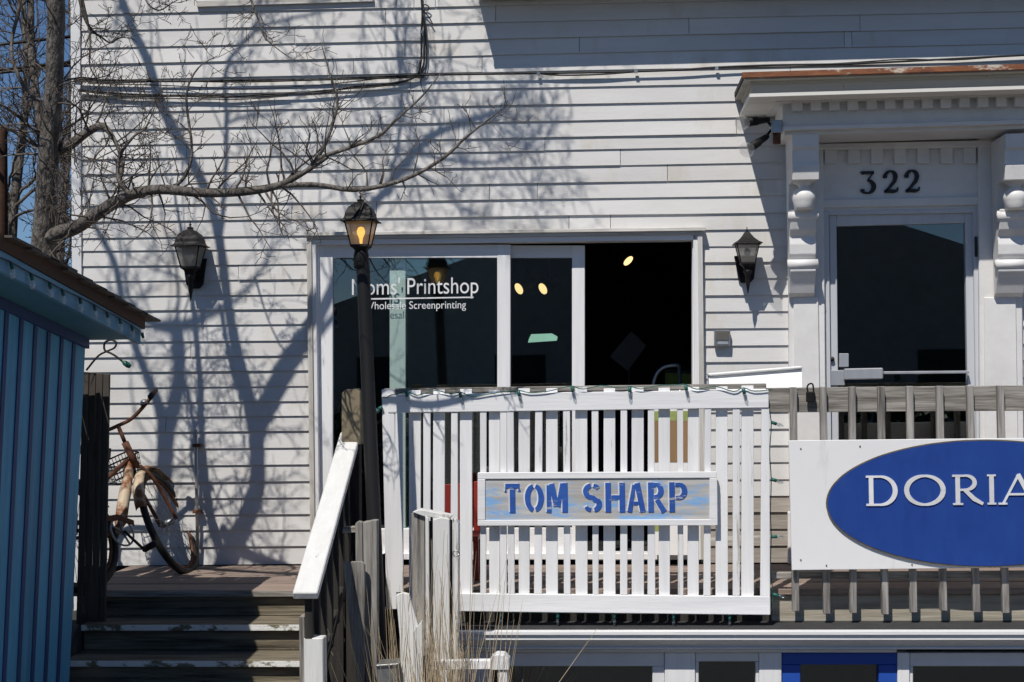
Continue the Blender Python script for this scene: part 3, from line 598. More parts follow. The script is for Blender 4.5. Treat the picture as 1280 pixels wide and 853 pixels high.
MB().prism([(XW, YS1, GZ), (wx_(GZ) - .03, YS1, GZ), (XS - .03, YS1, zso(YS1) - .02), (XW, YS1, zso(YS1) - .02)], (0, .03, 0)).build('front_wall', 'blue_boards', shed)
MB().prism([(XW, YS0, GZ), (XW, YS1, GZ), (XW, YS1, zso(YS1)), (XW, YS0, zso(YS0))], (.03, 0, 0)).build('side_wall', 'blue_boards', shed)
yb0, yb1 = YS0 + .045, YS1 - .35
def slab(xa, xb, ya, yb, za, zb, name, mat): # sloped slab, za/zb offsets above the soffit line
    return MB().prism([(xa, ya, zso(ya) + za), (xa, yb, zso(yb) + za), (xa, yb, zso(yb) + zb), (xa, ya, zso(ya) + zb)], (xb - xa, 0, 0)).build(name, mat, shed)
slab(XW - .2, XE - .02, yb0, yb1, .002, .018, 'soffit', 'soffit_blue')
slab(XE - .019, XE + .004, yb0 + .002, yb1, -.02, .062, 'fascia', 'blue_trim')
slab(XS + .001, XS + .02, YS0, YS1, -.05, .0, 'frieze_board', 'blue_batten')
slab(XW - .2, XE + .012, yb0 + .05, yb1, .064, .125, 'roof_deck', 'rust_brown')
for r_ in range(9):                                        # courses of shingles, thick butts toward the eave at the back
    ya = YS0 + .25 - r_ * .2; x = XE + .045
    while x > XE - .75:
        wd = rnd.uniform(.13, .2); h0 = rnd.uniform(-.003, .003)
        q = [(x, ya + rnd.uniform(-.01, .015), .139), (x, ya - .3, .128), (x - wd + .006, ya - .3, .128), (x - wd + .006, ya, .139)]
        top = [Vector((p[0], p[1], zso(p[1]) + p[2] + h0)) for p in q]
        MB().prism(top, (0, 0, -.010)).build('shingle', 'shingle', shed); x -= wd
slab(XW - .2, XE - .76, YS0 + .24, yb1, .126, .14, 'roof_felt', 'roof_dark')
# clear bulbs along the shed fascia
sb = thing('string_lights', (XE, -2.3, 1.6), 'string of clear bulbs along the blue shed fascia', 'string lights')
pts = []
for x, y in ((-12, 318), (12, 327), (37, 341), (60, 352), (76, 361), (98, 371), (116, 380), (132, 389), (148, 397), (163, 406), (176, 415)):
    p = UX(x, y, XE + .012); pts.append(p); q = p + Vector((.006, 0, -.004))
    s_ = MB().tube([q, q + Vector((.006, 0, -.028))], .008, 8).build('socket', 'green_plastic', sb)
    MB().lathe(q + Vector((.006, 0, -.026)), [(.004, 0), (.009, -.008), (.013, -.02), (.011, -.032), (.002, -.044)], 10).build('bulb', 'bulb_glass', s_)
MB().tube([Vector(p) for p in smoothline([tuple(p) for p in pts], 3)], .003, 5).build('cable', 'cable_black', sb)

# grey fence boards between shed and landing
gf = thing('board_fence', U(118, 780, -1.25), 'short run of dark weathered vertical boards between shed and landing', 'fence')
for i in range(4):
    a = 103 + i * 8.6; dx = -8 + i * .8
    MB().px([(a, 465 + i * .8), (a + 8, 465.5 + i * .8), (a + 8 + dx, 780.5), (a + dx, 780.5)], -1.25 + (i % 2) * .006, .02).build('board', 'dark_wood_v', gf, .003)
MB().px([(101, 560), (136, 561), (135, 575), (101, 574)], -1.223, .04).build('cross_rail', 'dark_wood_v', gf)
# ================================================================ LANTERNS
def lantern(name, loc, s, label, wall=True, dome=False, lit=False, group=None):
    """loc = centre of the eave; s = metres per unit; four-sided tapered lantern"""
    c = Vector(loc); t = thing(name, c, label, 'lantern', group); q = math.pi / 4
    k = math.sqrt(2)
    if dome: prof = [(1.30 * k, -.06), (1.32 * k, .0), (1.12 * k, .10), (1.02 * k, .28), (.98 * k, .55), (.80 * k, .95), (.45 * k, 1.28), (.22 * k, 1.36), (.2 * k, 1.46), (.26 * k, 1.54), (.08, 1.62)]
    else: prof = [(1.28 * k, -.06), (1.30 * k, 0), (.95 * k, .20), (.62 * k, .5), (.36 * k, .85), (.24 * k, 1.05), (.16 * k, 1.08)]
    MB().lathe(c, [(r * s, h * s) for r, h in prof], 4, phase=q, smooth=False).build('roof', 'black_metal', t, .002)
    hh = 1.62 if dome else 1.08
    MB().lathe(c + Vector((0, 0, hh * s)), [(.10 * s, -.02 * s), (.05 * s, .06 * s), (.12 * s, .16 * s), (.05 * s, .26 * s), (.035 * s, .4 * s), (.01 * s, .52 * s)], 10).build('finial', 'black_metal', t)
    b = MB().lathe(c, [(.62 * k * s, -1.72 * s), (.98 * k * s, -.08 * s)], 4, phase=q, smooth=False).build('glass', 'lamp_glass', t)
    for i in range(4):
        a = q + i * math.pi / 2; d = Vector((math.cos(a), math.sin(a), 0))
        MB().tube([c + d * (.64 * k * s) + Vector((0, 0, -1.74 * s)), c + d * (1.0 * k * s) + Vector((0, 0, -.05 * s))], .06 * s, 4).build('frame_bar', 'black_metal', t)
    MB().lathe(c, [(.66 * k * s, -1.70 * s), (.68 * k * s, -1.84 * s), (.48 * k * s, -2.0 * s), (.34 * k * s, -2.2 * s), (.3 * k * s, -2.42 * s)], 4, phase=q, smooth=False).build('cup', 'black_metal', t)
    MB().lathe(c + Vector((0, 0, -1.5 * s)), [(.1 * s, -.1 * s), (.12 * s, .25 * s), (.26 * s, .55 * s), (.30 * s, .8 * s), (.2 * s, 1.05 * s), (.02 * s, 1.12 * s)], 12).build('bulb', 'lamp_glow' if lit else 'letter_white', t)
    if wall:
        yw = -.027 - c.y
        MB().prism([c + Vector((x * s, yw, z * s)) for x, z in ((-1.05, -.95), (1.05, -.95), (.95, -1.5), (.72, -3.1), (.4, -3.45), (-.4, -3.45), (-.72, -3.1), (-.95, -1.5))], (0, -.014, 0)).build('back_plate', 'black_metal', t, .002)
        MB().tube([c + Vector((0, yw - .012, -2.5 * s)), c + Vector((0, yw * .5, -2.75 * s)), c + Vector((0, 0, -2.4 * s))], .2 * s, 8).build('arm', 'black_metal', t)
        MB().lathe(c + Vector((0, 0, -2.4 * s)), [(.36 * s, .02 * s), (.42 * s, -.15 * s), (.22 * s, -.5 * s), (.2 * s, -1.2 * s), (.03 * s, -2.15 * s)], 10).build('tail', 'black_metal', t)
    return t
PXM = 1 / 203.
lantern('wall_lantern', U(934, 305, -.15), 13.6 * PXM, 'black wall lantern with pointed roof beside the entrance')
lantern('wall_lantern', U(238, 308, -.125), 15.4 * PXM, 'black wall lantern with domed top in tree shadow by the bicycle', dome=True)
# post lamp on a leaning pole
YP = -1.62; c = U(451, 277, YP); s = 17.5 / 243
pl = lantern('post_lamp', c, s, 'lit lantern on a leaning black pole in front of the shop window', wall=False, dome=True, lit=True); pl['category'] = 'street lamp'
p0 = c + Vector((0, 0, -2.3 * s)); pts = [p0, U(453.5, 330, YP), U(460, 480, YP), U(467, 640, YP), U(476, 853, YP)]
base = pts[-1] + (pts[-1] - pts[-2]).normalized() * ((pts[-1].z - GZ) * 1.005)
MB().tube(pts + [base], [.034, .0355, .036, .037, .038, .039], 14).build('pole', 'pole_paint', pl)
MB().lathe(p0 + Vector((.0, 0, .01)), [(.022, .02), (.036, .0), (.040, -.02), (.040, -.085), (.037, -.09)], 14).build('collar', 'black_metal', pl)

# floodlights on the hood
fl = thing('floodlights', U(968, 165, -.43), 'pair of adjustable floodlight heads under the door hood corner', 'floodlight')
YQ = -.46
MB().rect(964, 150, 978, 166, YQ, .1).build('junction_box', 'steel', fl, .004); MB().tube([U(971, 166, YQ + .03), U(971, 180, YQ + .03)], .024, 10).build('sensor', 'rust', fl)
for a, b, r_ in (((958, 150), (934, 153), .03), ((957, 172), (939, 184), .028)):
    A, B = U(*a, YQ), U(*b, YQ - .08); d = (B - A).normalized()
    h = MB().lathe(A, [(.014, -.02), (.018, 0), (.022, (B - A).length * .45), (.026, (B - A).length * .5), (.026, (B - A).length)], 14, axis=d).build('lamp_holder', 'black_metal', fl)
    MB().lathe(B, [(.026, .001), (.042, .03), (.048, .045), (.046, .055), (.03, .062), (.002, .065)], 16, axis=d).build('reflector_bulb', 'lens_glass', h)
    MB().tube([U(966, 160, YQ + .04), A], .009, 8).build('arm', 'black_metal', fl)
# small square wall light
wl = thing('wall_light_box', U(903, 423, -.03), 'small square grey light box on the clapboards below the lantern', 'wall light')
MB().rect(893, 412.5, 913, 433, -.062, .036).build('housing', 'steel', wl, .004); MB().rect(895.5, 414.5, 911, 425, -.068, .006).build('lens', 'lamp_glass', wl); MB().rect(897, 427, 910, 430.5, -.066, .004).build('plate', 'aluminium', wl)

# ================================================================ CABLES ON THE WALL
cb = thing('wall_cables', U(530, 95, -.04), 'bundle of black cables strung along the clapboards and up the wall', 'cables')
def cable(pxs, r_=.006, Y=-.04, wob=.004):
    pts = [U(x, y, Y if not isinstance(Y, (list, tuple)) else lerp(Y[0], Y[1], i / (len(pxs) - 1))) + Vector((0, rnd.uniform(-wob, 0), rnd.uniform(-wob, wob) * .6)) for i, (x, y) in enumerate(pxs)]
    MB().tube(smoothline([tuple(p) for p in pts], 4), r_, 6).build('cable', 'cable_black', cb)
cable([(92, 99), (150, 101), (220, 102), (300, 100), (380, 99), (460, 96.5), (530, 94.5), (640, 93), (673, 92.5), (720, 91), (795, 89.5), (850, 87.5), (896, 85), (970, 82), (1060, 80), (1160, 75), (1300, 68)], .0065)
cable([(92, 101), (150, 103), (220, 101), (300, 102.5), (400, 100), (500, 97), (530, 96)], .006)
cable([(673, 92.5), (700, 94), (750, 93), (795, 90)], .005); cable([(1020, 81), (1070, 78.5), (1130, 74.5), (1190, 75), (1250, 71)], .004)
cable([(100, 112), (150, 117), (210, 120), (280, 121), (330, 118), (400, 116), (440, 109), (490, 104), (518, 97), (526, 80), (527, 40), (528, 15), (526, -8)], .0065)
cable([(98, 114), (170, 121), (250, 119), (320, 121), (420, 112), (480, 107), (516, 98), (529, 82), (531, 55), (529, 15)], .005)
cable([(110, 104), (200, 107), (300, 111), (400, 106), (470, 99)], .0035); cable([(128, 124), (220, 123.5), (300, 124), (360, 120)], .0035)
cable([(500, 97), (528, 90), (533, 70), (531, 30), (527, 12), (530, 6), (536, 9), (535, 13), (529, 13), (536, 22), (541, 31)], .004)
for x, y in ((527, 40), (673, 92), (795, 89), (896, 85)): MB().rect(x - 2, y - 2, x + 2, y + 2, -.052, .02).build('clip', 'steel', cb)
# wire with a plug hanging behind the shed
wp = thing('plug_cable', U(140, 440, -1.3), 'looped dark cable with a plug end above the dark board fence', 'cable')
lp_ = [(108, 463), (122, 446), (132, 440), (143, 435), (145, 428), (138, 425), (131, 429), (131, 438), (139, 442), (147, 447), (155, 454)]
MB().tube(smoothline([tuple(U(x, y, -1.24)) for x, y in lp_], 4), .006, 6).build('cable', 'cable_black', wp); a, b = U(153, 452, -1.24), U(163, 458.5, -1.24)
MB().tube([a, a.lerp(b, .25), a.lerp(b, .7), b], [.006, .015, .017, .011], 8).build('plug', 'green_plastic', wp)
# stand pipe
spn = thing('standpipe', U(246, 700, -.05), 'thin rusty galvanised pipe standing against the clapboards beside the bicycle', 'pipe')
MB().tube([U(244.5, 537, -.055), U(247.5, 707, -.055)], .011, 10).build('pipe', 'galvanised', spn)
for y in (557, 640): MB().rect(240.5, y - 2, 251, y + 2, -.07, .045).build('clamp', 'rust', spn)
# ================================================================ STRING LIGHTS ON THE RAILING
gl = thing('string_lights', U(720, 490, -1.27), 'string of green-socket bulbs wound along the white railing panel', 'string lights')
def socket(x, y, Y, dx, dy, L=.05):
    a = U(x, y, Y); b = U(x + dx, y + dy, Y); d = (b - a).normalized()
    s_ = MB().tube([a, a + d * L * .55], .009, 8).build('socket', 'green_plastic', gl); MB().lathe(a + d * L * .5, [(.004, 0), (.009, .01), (.010, .02), (.006, .034), (.001, .042)], 8, axis=d).build('bulb', 'bulb_glass', s_)
topb = [(508, 490, 1, 6), (575, 491, 1, 6), (648, 489, 1, 5), (715, 484, 1, 5), (787, 484, 0, 6), (857, 482, 1, 5), (929, 486, 2, 7)]
for x, y, dx, dy in topb: socket(x, y, -1.262, dx, dy)
w_ = [(478, 516), (484, 500), (488, 494)]
for i, (x, y, _, _) in enumerate(topb):
    w_ += [(x - 12, y + rnd.uniform(-1, 4)), (x, y - 1), (x + 14, y + rnd.uniform(0, 5)), (x + 36, y + rnd.uniform(-2, 2))]
MB().tube(smoothline([tuple(U(x, min(y, 492 - (x - 485) * .012 + 5), -1.255)) for x, y in w_], 3), .0028, 5).build('cable', 'green_plastic', gl)
for x, y in ((626, 765), (697, 766), (768, 766), (842, 767), (912, 768)): socket(x, y, -1.225, 0, 8, .06)
MB().tube([U(x, y, -1.225) for x, y in ((560, 763), (626, 765), (697, 766), (768, 766), (842, 767), (912, 768), (962, 768))], .0028, 5).build('cable', 'green_plastic', gl)
rp_ = [(964, 528), (964, 599), (964, 671), (966, 743)]
for x, y in rp_: socket(x, y, -1.2, 8, 1 + rnd.uniform(-1, 2), .055)
MB().tube(smoothline([tuple(U(x, y, -1.2)) for x, y in [(958, 493), (964, 528), (962, 565), (964, 599), (963, 640), (964, 671), (963, 710), (966, 743), (963, 765)]], 3), .0028, 5).build('cable', 'green_plastic', gl)
for x, y in ((478, 509), (474, 513)): socket(x, y, -1.255, -4, 2, .04)
# padlock on the grey rail
pk = thing('padlock', U(1013, 500, -1.17), 'black padlock hooked over the weathered grey top rail', 'padlock')
MB().rect(1008, 490, 1019, 503, -1.165, .022).build('body', 'black_metal', pk, .004)
MB().tube(smoothline([tuple(U(x, y, -1.154)) for x, y in ((1010, 491), (1009, 484), (1012, 480), (1016, 481), (1017, 491))], 4), .0045, 8).build('shackle', 'black_metal', pk)
# planter, poster, red bin on the deck
pw = thing('planter_box', U(945, 512, -1.0), 'white planter box hung inside the weathered balustrade', 'planter')
pa, pb_, pc, pd = U(886, 469, -.90), U(1002, 460, -.90), U(1003, 514, -1.06), U(888, 514, -1.06); bk_ = [Vector((q.x, -.80, q.z)) for q in (pa, pb_, pc, pd)]
MB().add([pa, pb_, pc, pd] + bk_, [[0, 1, 2, 3], [7, 6, 5, 4], [0, 4, 5, 1], [1, 5, 6, 2], [2, 6, 7, 3], [3, 7, 4, 0]]).build('box', 'planter_white', pw); MB().px([(885, 467), (1002, 457.5), (1004, 461), (886, 470.5)], -.93, .15).build('rim', 'planter_white', pw, .006)
po = thing('poster_board', UZ(838, 698, 0), 'brown and green poster board standing on the deck behind the railing', 'poster board')
zp = lambda y, Y: U(838, y, Y).z
YPo = -.16
MB().px([(813, 511), (866, 511), (866, 694), (813, 694)], YPo, .02).build('board', 'sign_white', po)
MB().px([(815, 514), (864, 514), (864, 526), (815, 526)], YPo - .002, .0015).build('header_panel', 'poster_green', po); MB().px([(815, 526.3), (864, 526.3), (864, 578), (815, 578)], YPo - .002, .0015).build('picture_panel', 'poster_brown', po)
MB().px([(816, 653), (826, 653), (826, 664), (816, 664)], YPo - .002, .0015).build('corner_patch', 'poster_green', po)
rb = thing('red_chair', UZ(578, 700, 0), 'red painted wooden chair standing on the deck behind the railing', 'chair')
Yc = -.42
for i in range(4):
    x = 556 + i * 12; MB().px([(x, 606 - i * 1.2), (x + 10.5, 605 - i * 1.2), (x + 10.5, 700), (x, 700)], Yc, .018).build('back_slat', 'red_paint', rb, .003)
sA = U(553, 665, Yc); sB = U(604, 665, Yc)
MB().box((sA.x, Yc - .34, sA.z - .02), (sB.x, Yc - .002, sA.z + .008)).build('seat', 'red_paint', rb, .004)
for x in (sA.x, sB.x - .03):
    for y in (Yc - .33, Yc - .04): MB().box((x, y, .003), (x + .03, y + .03, sA.z - .021)).build('leg', 'red_paint', rb)

# ================================================================ SHOP INTERIOR
for x, y, Y, dx, dz in ((649, 361, 1.6, -.9, -.55), (679, 361, 1.6, -.9, -.55), (785, 326, 1.9, 1.1, -1.2)):
    c = U(x, y, Y); t = thing('ceiling_spot', c, {649: 'lit spotlight inside the shop, next to the slim mullion of the middle pane', 679: 'lit spotlight in the middle of the narrow sliding pane', 785: 'lit spotlight hanging inside the open doorway'}[x], 'spotlight')
    d = Vector((dx, -.75, dz)).normalized()
    MB().lathe(c, [(.03, -.14), (.05, -.12), (.052, -.004), (.045, -.002)], 14, axis=d).build('can', 'black_metal', t); MB().lathe(c + d * .001, [(.043, 0), (.044, .004), (.03, .008)], 14, axis=d).build('lens', 'spot_glow', t)
    MB().tube([c - d * .07, (c.x, c.y + .03, 2.75)], .008, 6).build('stem', 'black_metal', t)
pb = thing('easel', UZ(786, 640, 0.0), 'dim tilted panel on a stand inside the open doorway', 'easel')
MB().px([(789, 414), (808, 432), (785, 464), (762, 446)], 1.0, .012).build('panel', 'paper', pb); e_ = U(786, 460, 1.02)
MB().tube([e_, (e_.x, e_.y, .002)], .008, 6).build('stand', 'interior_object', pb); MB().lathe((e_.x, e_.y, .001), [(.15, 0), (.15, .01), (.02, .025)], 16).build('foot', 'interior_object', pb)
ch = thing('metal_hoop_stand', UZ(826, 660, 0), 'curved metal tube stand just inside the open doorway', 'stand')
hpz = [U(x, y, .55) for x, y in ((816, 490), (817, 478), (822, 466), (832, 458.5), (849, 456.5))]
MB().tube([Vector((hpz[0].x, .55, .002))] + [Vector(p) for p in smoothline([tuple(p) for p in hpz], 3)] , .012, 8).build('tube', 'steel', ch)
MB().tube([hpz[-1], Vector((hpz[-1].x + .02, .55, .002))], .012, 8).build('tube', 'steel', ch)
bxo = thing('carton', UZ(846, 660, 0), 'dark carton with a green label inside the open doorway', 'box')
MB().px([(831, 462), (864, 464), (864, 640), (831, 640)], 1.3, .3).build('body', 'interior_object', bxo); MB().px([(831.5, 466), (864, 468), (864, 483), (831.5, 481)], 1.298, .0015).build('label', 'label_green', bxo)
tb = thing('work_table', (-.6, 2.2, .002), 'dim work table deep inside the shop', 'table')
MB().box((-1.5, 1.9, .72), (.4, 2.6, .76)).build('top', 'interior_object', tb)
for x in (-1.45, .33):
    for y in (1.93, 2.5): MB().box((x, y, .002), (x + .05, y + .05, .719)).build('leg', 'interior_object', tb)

# ================================================================ BROKEN POSTS BY THE STAIRS
bp = thing('broken_post', U(458, 853, -1.75) * 1, 'grey broken double-board post beside the leaning lamp pole', 'post'); bp.location.z = GZ; WO[bp.name] = Vector(bp.location)
def shard(par, name, top, bot, Y, t, mat): MB().px(top + bot, Y, t).build(name, mat, par, .003)
shard(bp, 'board', [(444, 655), (447, 652), (453, 653)], [(463, 1250), (450, 1250)], -1.75, .05, 'gray_wood_v')
shard(bp, 'board', [(453.5, 653), (460, 652), (466, 650.5), (471, 651)], [(472, 1250), (464, 1250)], -1.76, .07, 'gray_wood_v')
shard(bp, 'cross_stub', [(428, 659), (446, 658)], [(446, 666), (428, 667)], -1.72, .04, 'gray_wood_h')
tbd = thing('tapered_board', U(450, 853, -1.82), 'grey board tapering downward, leaning beside the stair handrail', 'board'); tbd.location.z = GZ; WO[tbd.name] = Vector(tbd.location)
shard(tbd, 'board', [(428, 703), (452, 702), (456, 706)], [(455, 853), (457, 1240), (450, 1240), (446, 853)], -1.82, .025, 'gray_wood_v')
wpst = thing('hollow_post', U(540, 853, -1.75), 'peeling white hollow box post with a ragged top', 'post'); wpst.location.z = GZ; WO[wpst.name] = Vector(wpst.location)
shard(wpst, 'side_board', [(514, 642), (522, 640), (531, 645)], [(533, 1250), (520, 1250)], -1.70, .03, 'gray_wood_v')
shard(wpst, 'face_board', [(531.5, 645), (536, 648)], [(540, 1250), (534, 1250)], -1.73, .02, 'peel_white_v')
shard(wpst, 'face_board', [(541, 650), (551, 647), (562, 649)], [(561, 1250), (543, 1250)], -1.74, .025, 'peel_white_v')
shard(wpst, 'side_board', [(566, 648), (570, 650), (573, 656)], [(571, 1250), (565, 1250)], -1.70, .09, 'peel_white_v')
shard(wpst, 'back_board', [(533, 652), (565, 650)], [(566, 1250), (535, 1250)], -1.64, .02, 'dark_wood_v')
shard(wpst, 'top_cap', [(515, 640.5), (524, 637), (545, 641), (566, 645), (560, 649)], [(530, 646)], -1.72, .09, 'peel_white_v')
MB().tube([U(570 + 4 * math.cos(a * .9), 692 + 4 * math.sin(a * .9), -1.77) for a in range(8)], .004, 6).build('hook_ring', 'steel', wpst)
lw = thing('leaning_board', U(520, 853, -2.0), 'peeling white board leaning against the hollow post', 'board'); lw.location.z = GZ; WO[lw.name] = Vector(lw.location)
shard(lw, 'board', [(495, 744), (503, 741), (511, 743), (516, 760), (528, 800)], [(530, 1200), (508, 1200), (500, 800)], -1.95, .03, 'peel_white_v')
shard(lw, 'batten', [(516, 790), (528, 775)], [(531, 1200), (521, 1200)], -1.97, .018, 'peel_white_v')
wr = thing('low_white_rail', U(590, 853, -1.9), 'low white painted rail with a capped end post among dry grass', 'rail'); wr.location.z = GZ; WO[wr.name] = Vector(wr.location)
shard(wr, 'rail', [(540, 826), (628, 825)], [(628, 837), (540, 838)], -1.9, .04, 'white_paint_h')
shard(wr, 'cap', [(613, 823), (620, 818.5), (630, 819), (636, 825)], [(636, 838), (613, 838)], -1.93, .1, 'white_paint_h'); shard(wr, 'post', [(622, 838.5), (634, 838.5)], [(634, 1200), (622, 1200)], -1.92, .08, 'white_paint_v')
gb = thing('utility_box', U(484, 853, -2.0), 'grey metal utility box at the foot of the broken posts', 'utility box'); gb.location.z = GZ; WO[gb.name] = Vector(gb.location)
shard(gb, 'body', [(471, 834), (497, 832)], [(498, 1240), (472, 1240)], -2.0, .12, 'steel'); shard(gb, 'lid', [(470, 831.5), (498, 829.5)], [(498, 832.5), (470, 834.5)], -2.01, .14, 'steel')
shard(st, 'skirt_board', [(402, 700), (428, 640)], [(432, 1200), (402, 1200)], -1.33, .02, 'shade_black_wood')  # dark board whose colour stands for shade at the stair side
for i in range(5): shard(deck, 'skirt_board', [(432 + i * 11, 690 + i), (442 + i * 11, 690)], [(443 + i * 11, 1200), (433 + i * 11, 1200)], -1.09, .02, 'shade_black_wood')  # near-black boards put in for the shaded gap under the deck
# ================================================================ BICYCLE
fc = UZ(240, 716, 0); head = R(90 - 24)                       # front contact point and heading
bk = thing('bicycle', (fc.x, fc.y, 0), 'rusty cream cruiser bicycle with wire basket leaning at the landing', 'bicycle')
RW = .325
# local: x forward, y left, z up; origin at the front contact point.  (rotation about x by -25 deg leans the top to +y = left)
Mb = Matrix.Translation(Vector((fc.x, fc.y, 0))) @ Matrix.Rotation(head, 4, 'Z') @ Matrix.Rotation(R(-25), 4, 'X')
TS = Matrix.Translation(Vector((-.1, 0, 0)))
Mf = Mb @ TS @ Matrix.Rotation(R(21), 4, 'Z') @ TS.inverted()     # steered front end
FRONT = {'head_tube', 'fork_blade', 'handlebar', 'grip', 'bell', 'wire_basket'}
def bpart(m, name, mat, par=bk, front=False): return m.xf(Mf if front or name in FRONT else Mb).build(name, mat, par)
def ring(m, c, r_, tr, n=40, k=8, a0=0, a1=360):
    m.tube([(c[0] + r_ * math.cos(R(lerp(a0, a1, i / n))), c[1], c[2] + r_ * math.sin(R(lerp(a0, a1, i / n)))) for i in range(n + 1)], tr, k, cap=a1 - a0 < 360)
WB = -.86
for x in (0, WB):
    c = (x, 0, RW + .02)
    m = MB(); ring(m, c, RW, .023); ty = bpart(m, 'wheel', 'black_rubber', front=x == 0)
    m = MB(); ring(m, c, RW - .028, .010); bpart(m, 'rim', 'rust', ty, x == 0)
    m = MB(); m.tube([(x, -.05, c[2]), (x, .05, c[2])], .02, 10); bpart(m, 'hub', 'steel', ty, x == 0)
    m = MB()
    for i in range(28):
        a = 2 * math.pi * i / 28; s_ = 1 if i % 2 else -1; m.tube([(x + .018 * math.cos(a + s_), s_ * .03, c[2] + .018 * math.sin(a + s_)), (x + (RW - .03) * math.cos(a), 0, c[2] + (RW - .03) * math.sin(a))], .0016, 4)
    bpart(m, 'spokes', 'steel', ty, x == 0)
    # curved fender over the wheel
    m = MB(); vs = []; fs = []; n_, k_ = 22, 6; a0, a1 = (5, 168) if x == 0 else (20, 185)
    for i in range(n_ + 1):
        a = R(lerp(a0, a1, i / n_))
        for j in range(k_ + 1):
            b = lerp(-1, 1, j / k_); rr = RW + .056 - .026 * b * b; vs.append((c[0] + rr * math.cos(a), b * .038, c[2] + rr * math.sin(a)))
    for i in range(n_):
        for j in range(k_): q = i * (k_ + 1) + j; fs.append([q, q + 1, q + k_ + 2, q + k_ + 1])
    m.add(vs, fs, True); o = bpart(m, 'fender', 'rusty_cream', front=x == 0); md = o.modifiers.new('thickness', 'SOLIDIFY'); md.thickness = .003
HT, HBt, BB, SE = (-.24, 0, .86), (-.19, 0, .70), (-.52, 0, .30), (-.70, 0, .72)
m = MB(); m.tube([HT, HBt], .022, 10); bpart(m, 'head_tube', 'rust')
for s_ in (-1, 1):
    m = MB(); m.tube(smoothline([(-.19, s_ * .02, .70), (-.14, s_ * .05, .62), (-.05, s_ * .055, .47), (0, s_ * .055, RW + .02)], 3), .012, 8); bpart(m, 'fork_blade', 'rust')
m = MB(); m.tube(smoothline([(-.20, 0, .74), (-.26, 0, .64), (-.36, 0, .5), (-.44, 0, .38), BB], 4), [.022] * 2 + [.03] * 4 + [.036] * 7 + [.026] * 4, 10); bpart(m, 'down_tube_tank', 'rusty_cream')
m = MB(); m.tube([BB, SE], .016, 8); m.tube([(-.205, 0, .76), (-.64, 0, .56)], .015, 8); bpart(m, 'frame_tube', 'rust')
for s_ in (-1, 1):
    m = MB(); m.tube([BB, (WB, s_ * .06, RW + .02)], .010, 6); m.tube([(-.68, 0, .66), (WB, s_ * .06, RW + .02)], .008, 6); bpart(m, 'rear_stay', 'rust')
m = MB(); ring(m, (BB[0], -.06, BB[2]), .085, .006, 24); [m.tube([(BB[0], -.06, BB[2]), (BB[0] + .085 * math.cos(a), -.06, BB[2] + .085 * math.sin(a))], .006, 5) for a in (0, 1.26, 2.5, 3.77, 5.03)]; bpart(m, 'chainring', 'steel')
m = MB(); m.tube([(BB[0], -.075, BB[2]), (BB[0] + .1, -.08, BB[2] - .13)], .009, 6); m.tube([(BB[0] + .1, -.08, BB[2] - .13), (BB[0] + .1, -.18, BB[2] - .13)], .02, 6); bpart(m, 'crank', 'black_rubber')
m = MB(); m.tube([(BB[0], .075, BB[2]), (BB[0] - .1, .08, BB[2] + .13)], .009, 6); bpart(m, 'crank', 'black_rubber')
m = MB(); m.prism([(BB[0] - .02, -.085, BB[2] + .10), (BB[0] + .09, -.085, BB[2] + .05), (BB[0] + .08, -.085, BB[2] + .02), (BB[0] - .02, -.085, BB[2] + .065), (WB - .0, -.085, RW + .04), (WB - .02, -.085, RW + .07)], (0, -.006, 0)); bpart(m, 'chain_guard', 'rust')
m = MB(); m.tube([SE, (-.715, 0, .80)], .013, 8); bpart(m, 'seat_post', 'steel')
m = MB(); m.lathe((-.72, 0, .81), [(.10, 0), (.115, .03), (.09, .06), (.02, .075)], 14); m.xf(Matrix.Translation(Vector((-.72, 0, .8))) @ Matrix.Scale(1.25, 4, (1, 0, 0)) @ Matrix.Translation(Vector((.72, 0, -.8)))); bpart(m, 'saddle', 'black_rubber')
m = MB(); m.tube([HT, (-.255, 0, .97)], .013, 8); m.tube(smoothline([(-.47, -.33, .99), (-.36, -.33, 1.04), (-.26, -.25, 1.04), (-.24, -.1, .98), (-.25, 0, .97), (-.24, .1, .98), (-.26, .25, 1.04), (-.36, .33, 1.04), (-.47, .33, .99)], 4), .012, 8); hbr = bpart(m, 'handlebar', 'rust')
for s_ in (-1, 1):
    m = MB(); m.tube([(-.38, s_ * .332, 1.034), (-.50, s_ * .332, .977)], .018, 8); bpart(m, 'grip', 'black_rubber', hbr)
m = MB(); m.lathe((-.25, -.2, 1.022), [(.028, 0), (.028, .012), (.018, .028), (.003, .034)], 12); bpart(m, 'bell', 'steel', hbr)
m = MB()                                                    # wire basket in front of the bars
for k in range(5):
    z = .72 + k * .035; w1, w2 = .085 + k * .004, .11 + k * .006
    P = [(-.15, -w1, z), (-.15 + w2, -w1, z), (-.15 + w2, w1, z), (-.15, w1, z), (-.15, -w1, z)]; m.tube(P, .0028 if k < 4 else .005, 4)
for i in range(9):
    y = lerp(-.085, .085, i / 8); m.tube([(-.15, y, .86), (-.15, y, .72), (-.04, y, .72), (-.016, y * 1.18, .86)], .0022, 4)
for i in range(6):
    x = lerp(-.15, -.04, i / 5)
    for s_ in (-1, 1): m.tube([(x, s_ * .085, .72), (lerp(-.15, -.016, i / 5), s_ * .101, .86)], .0022, 4)
m.xf(Matrix.Translation(Vector((-.06, .10, -.05)))); bpart(m, 'wire_basket', 'black_metal')

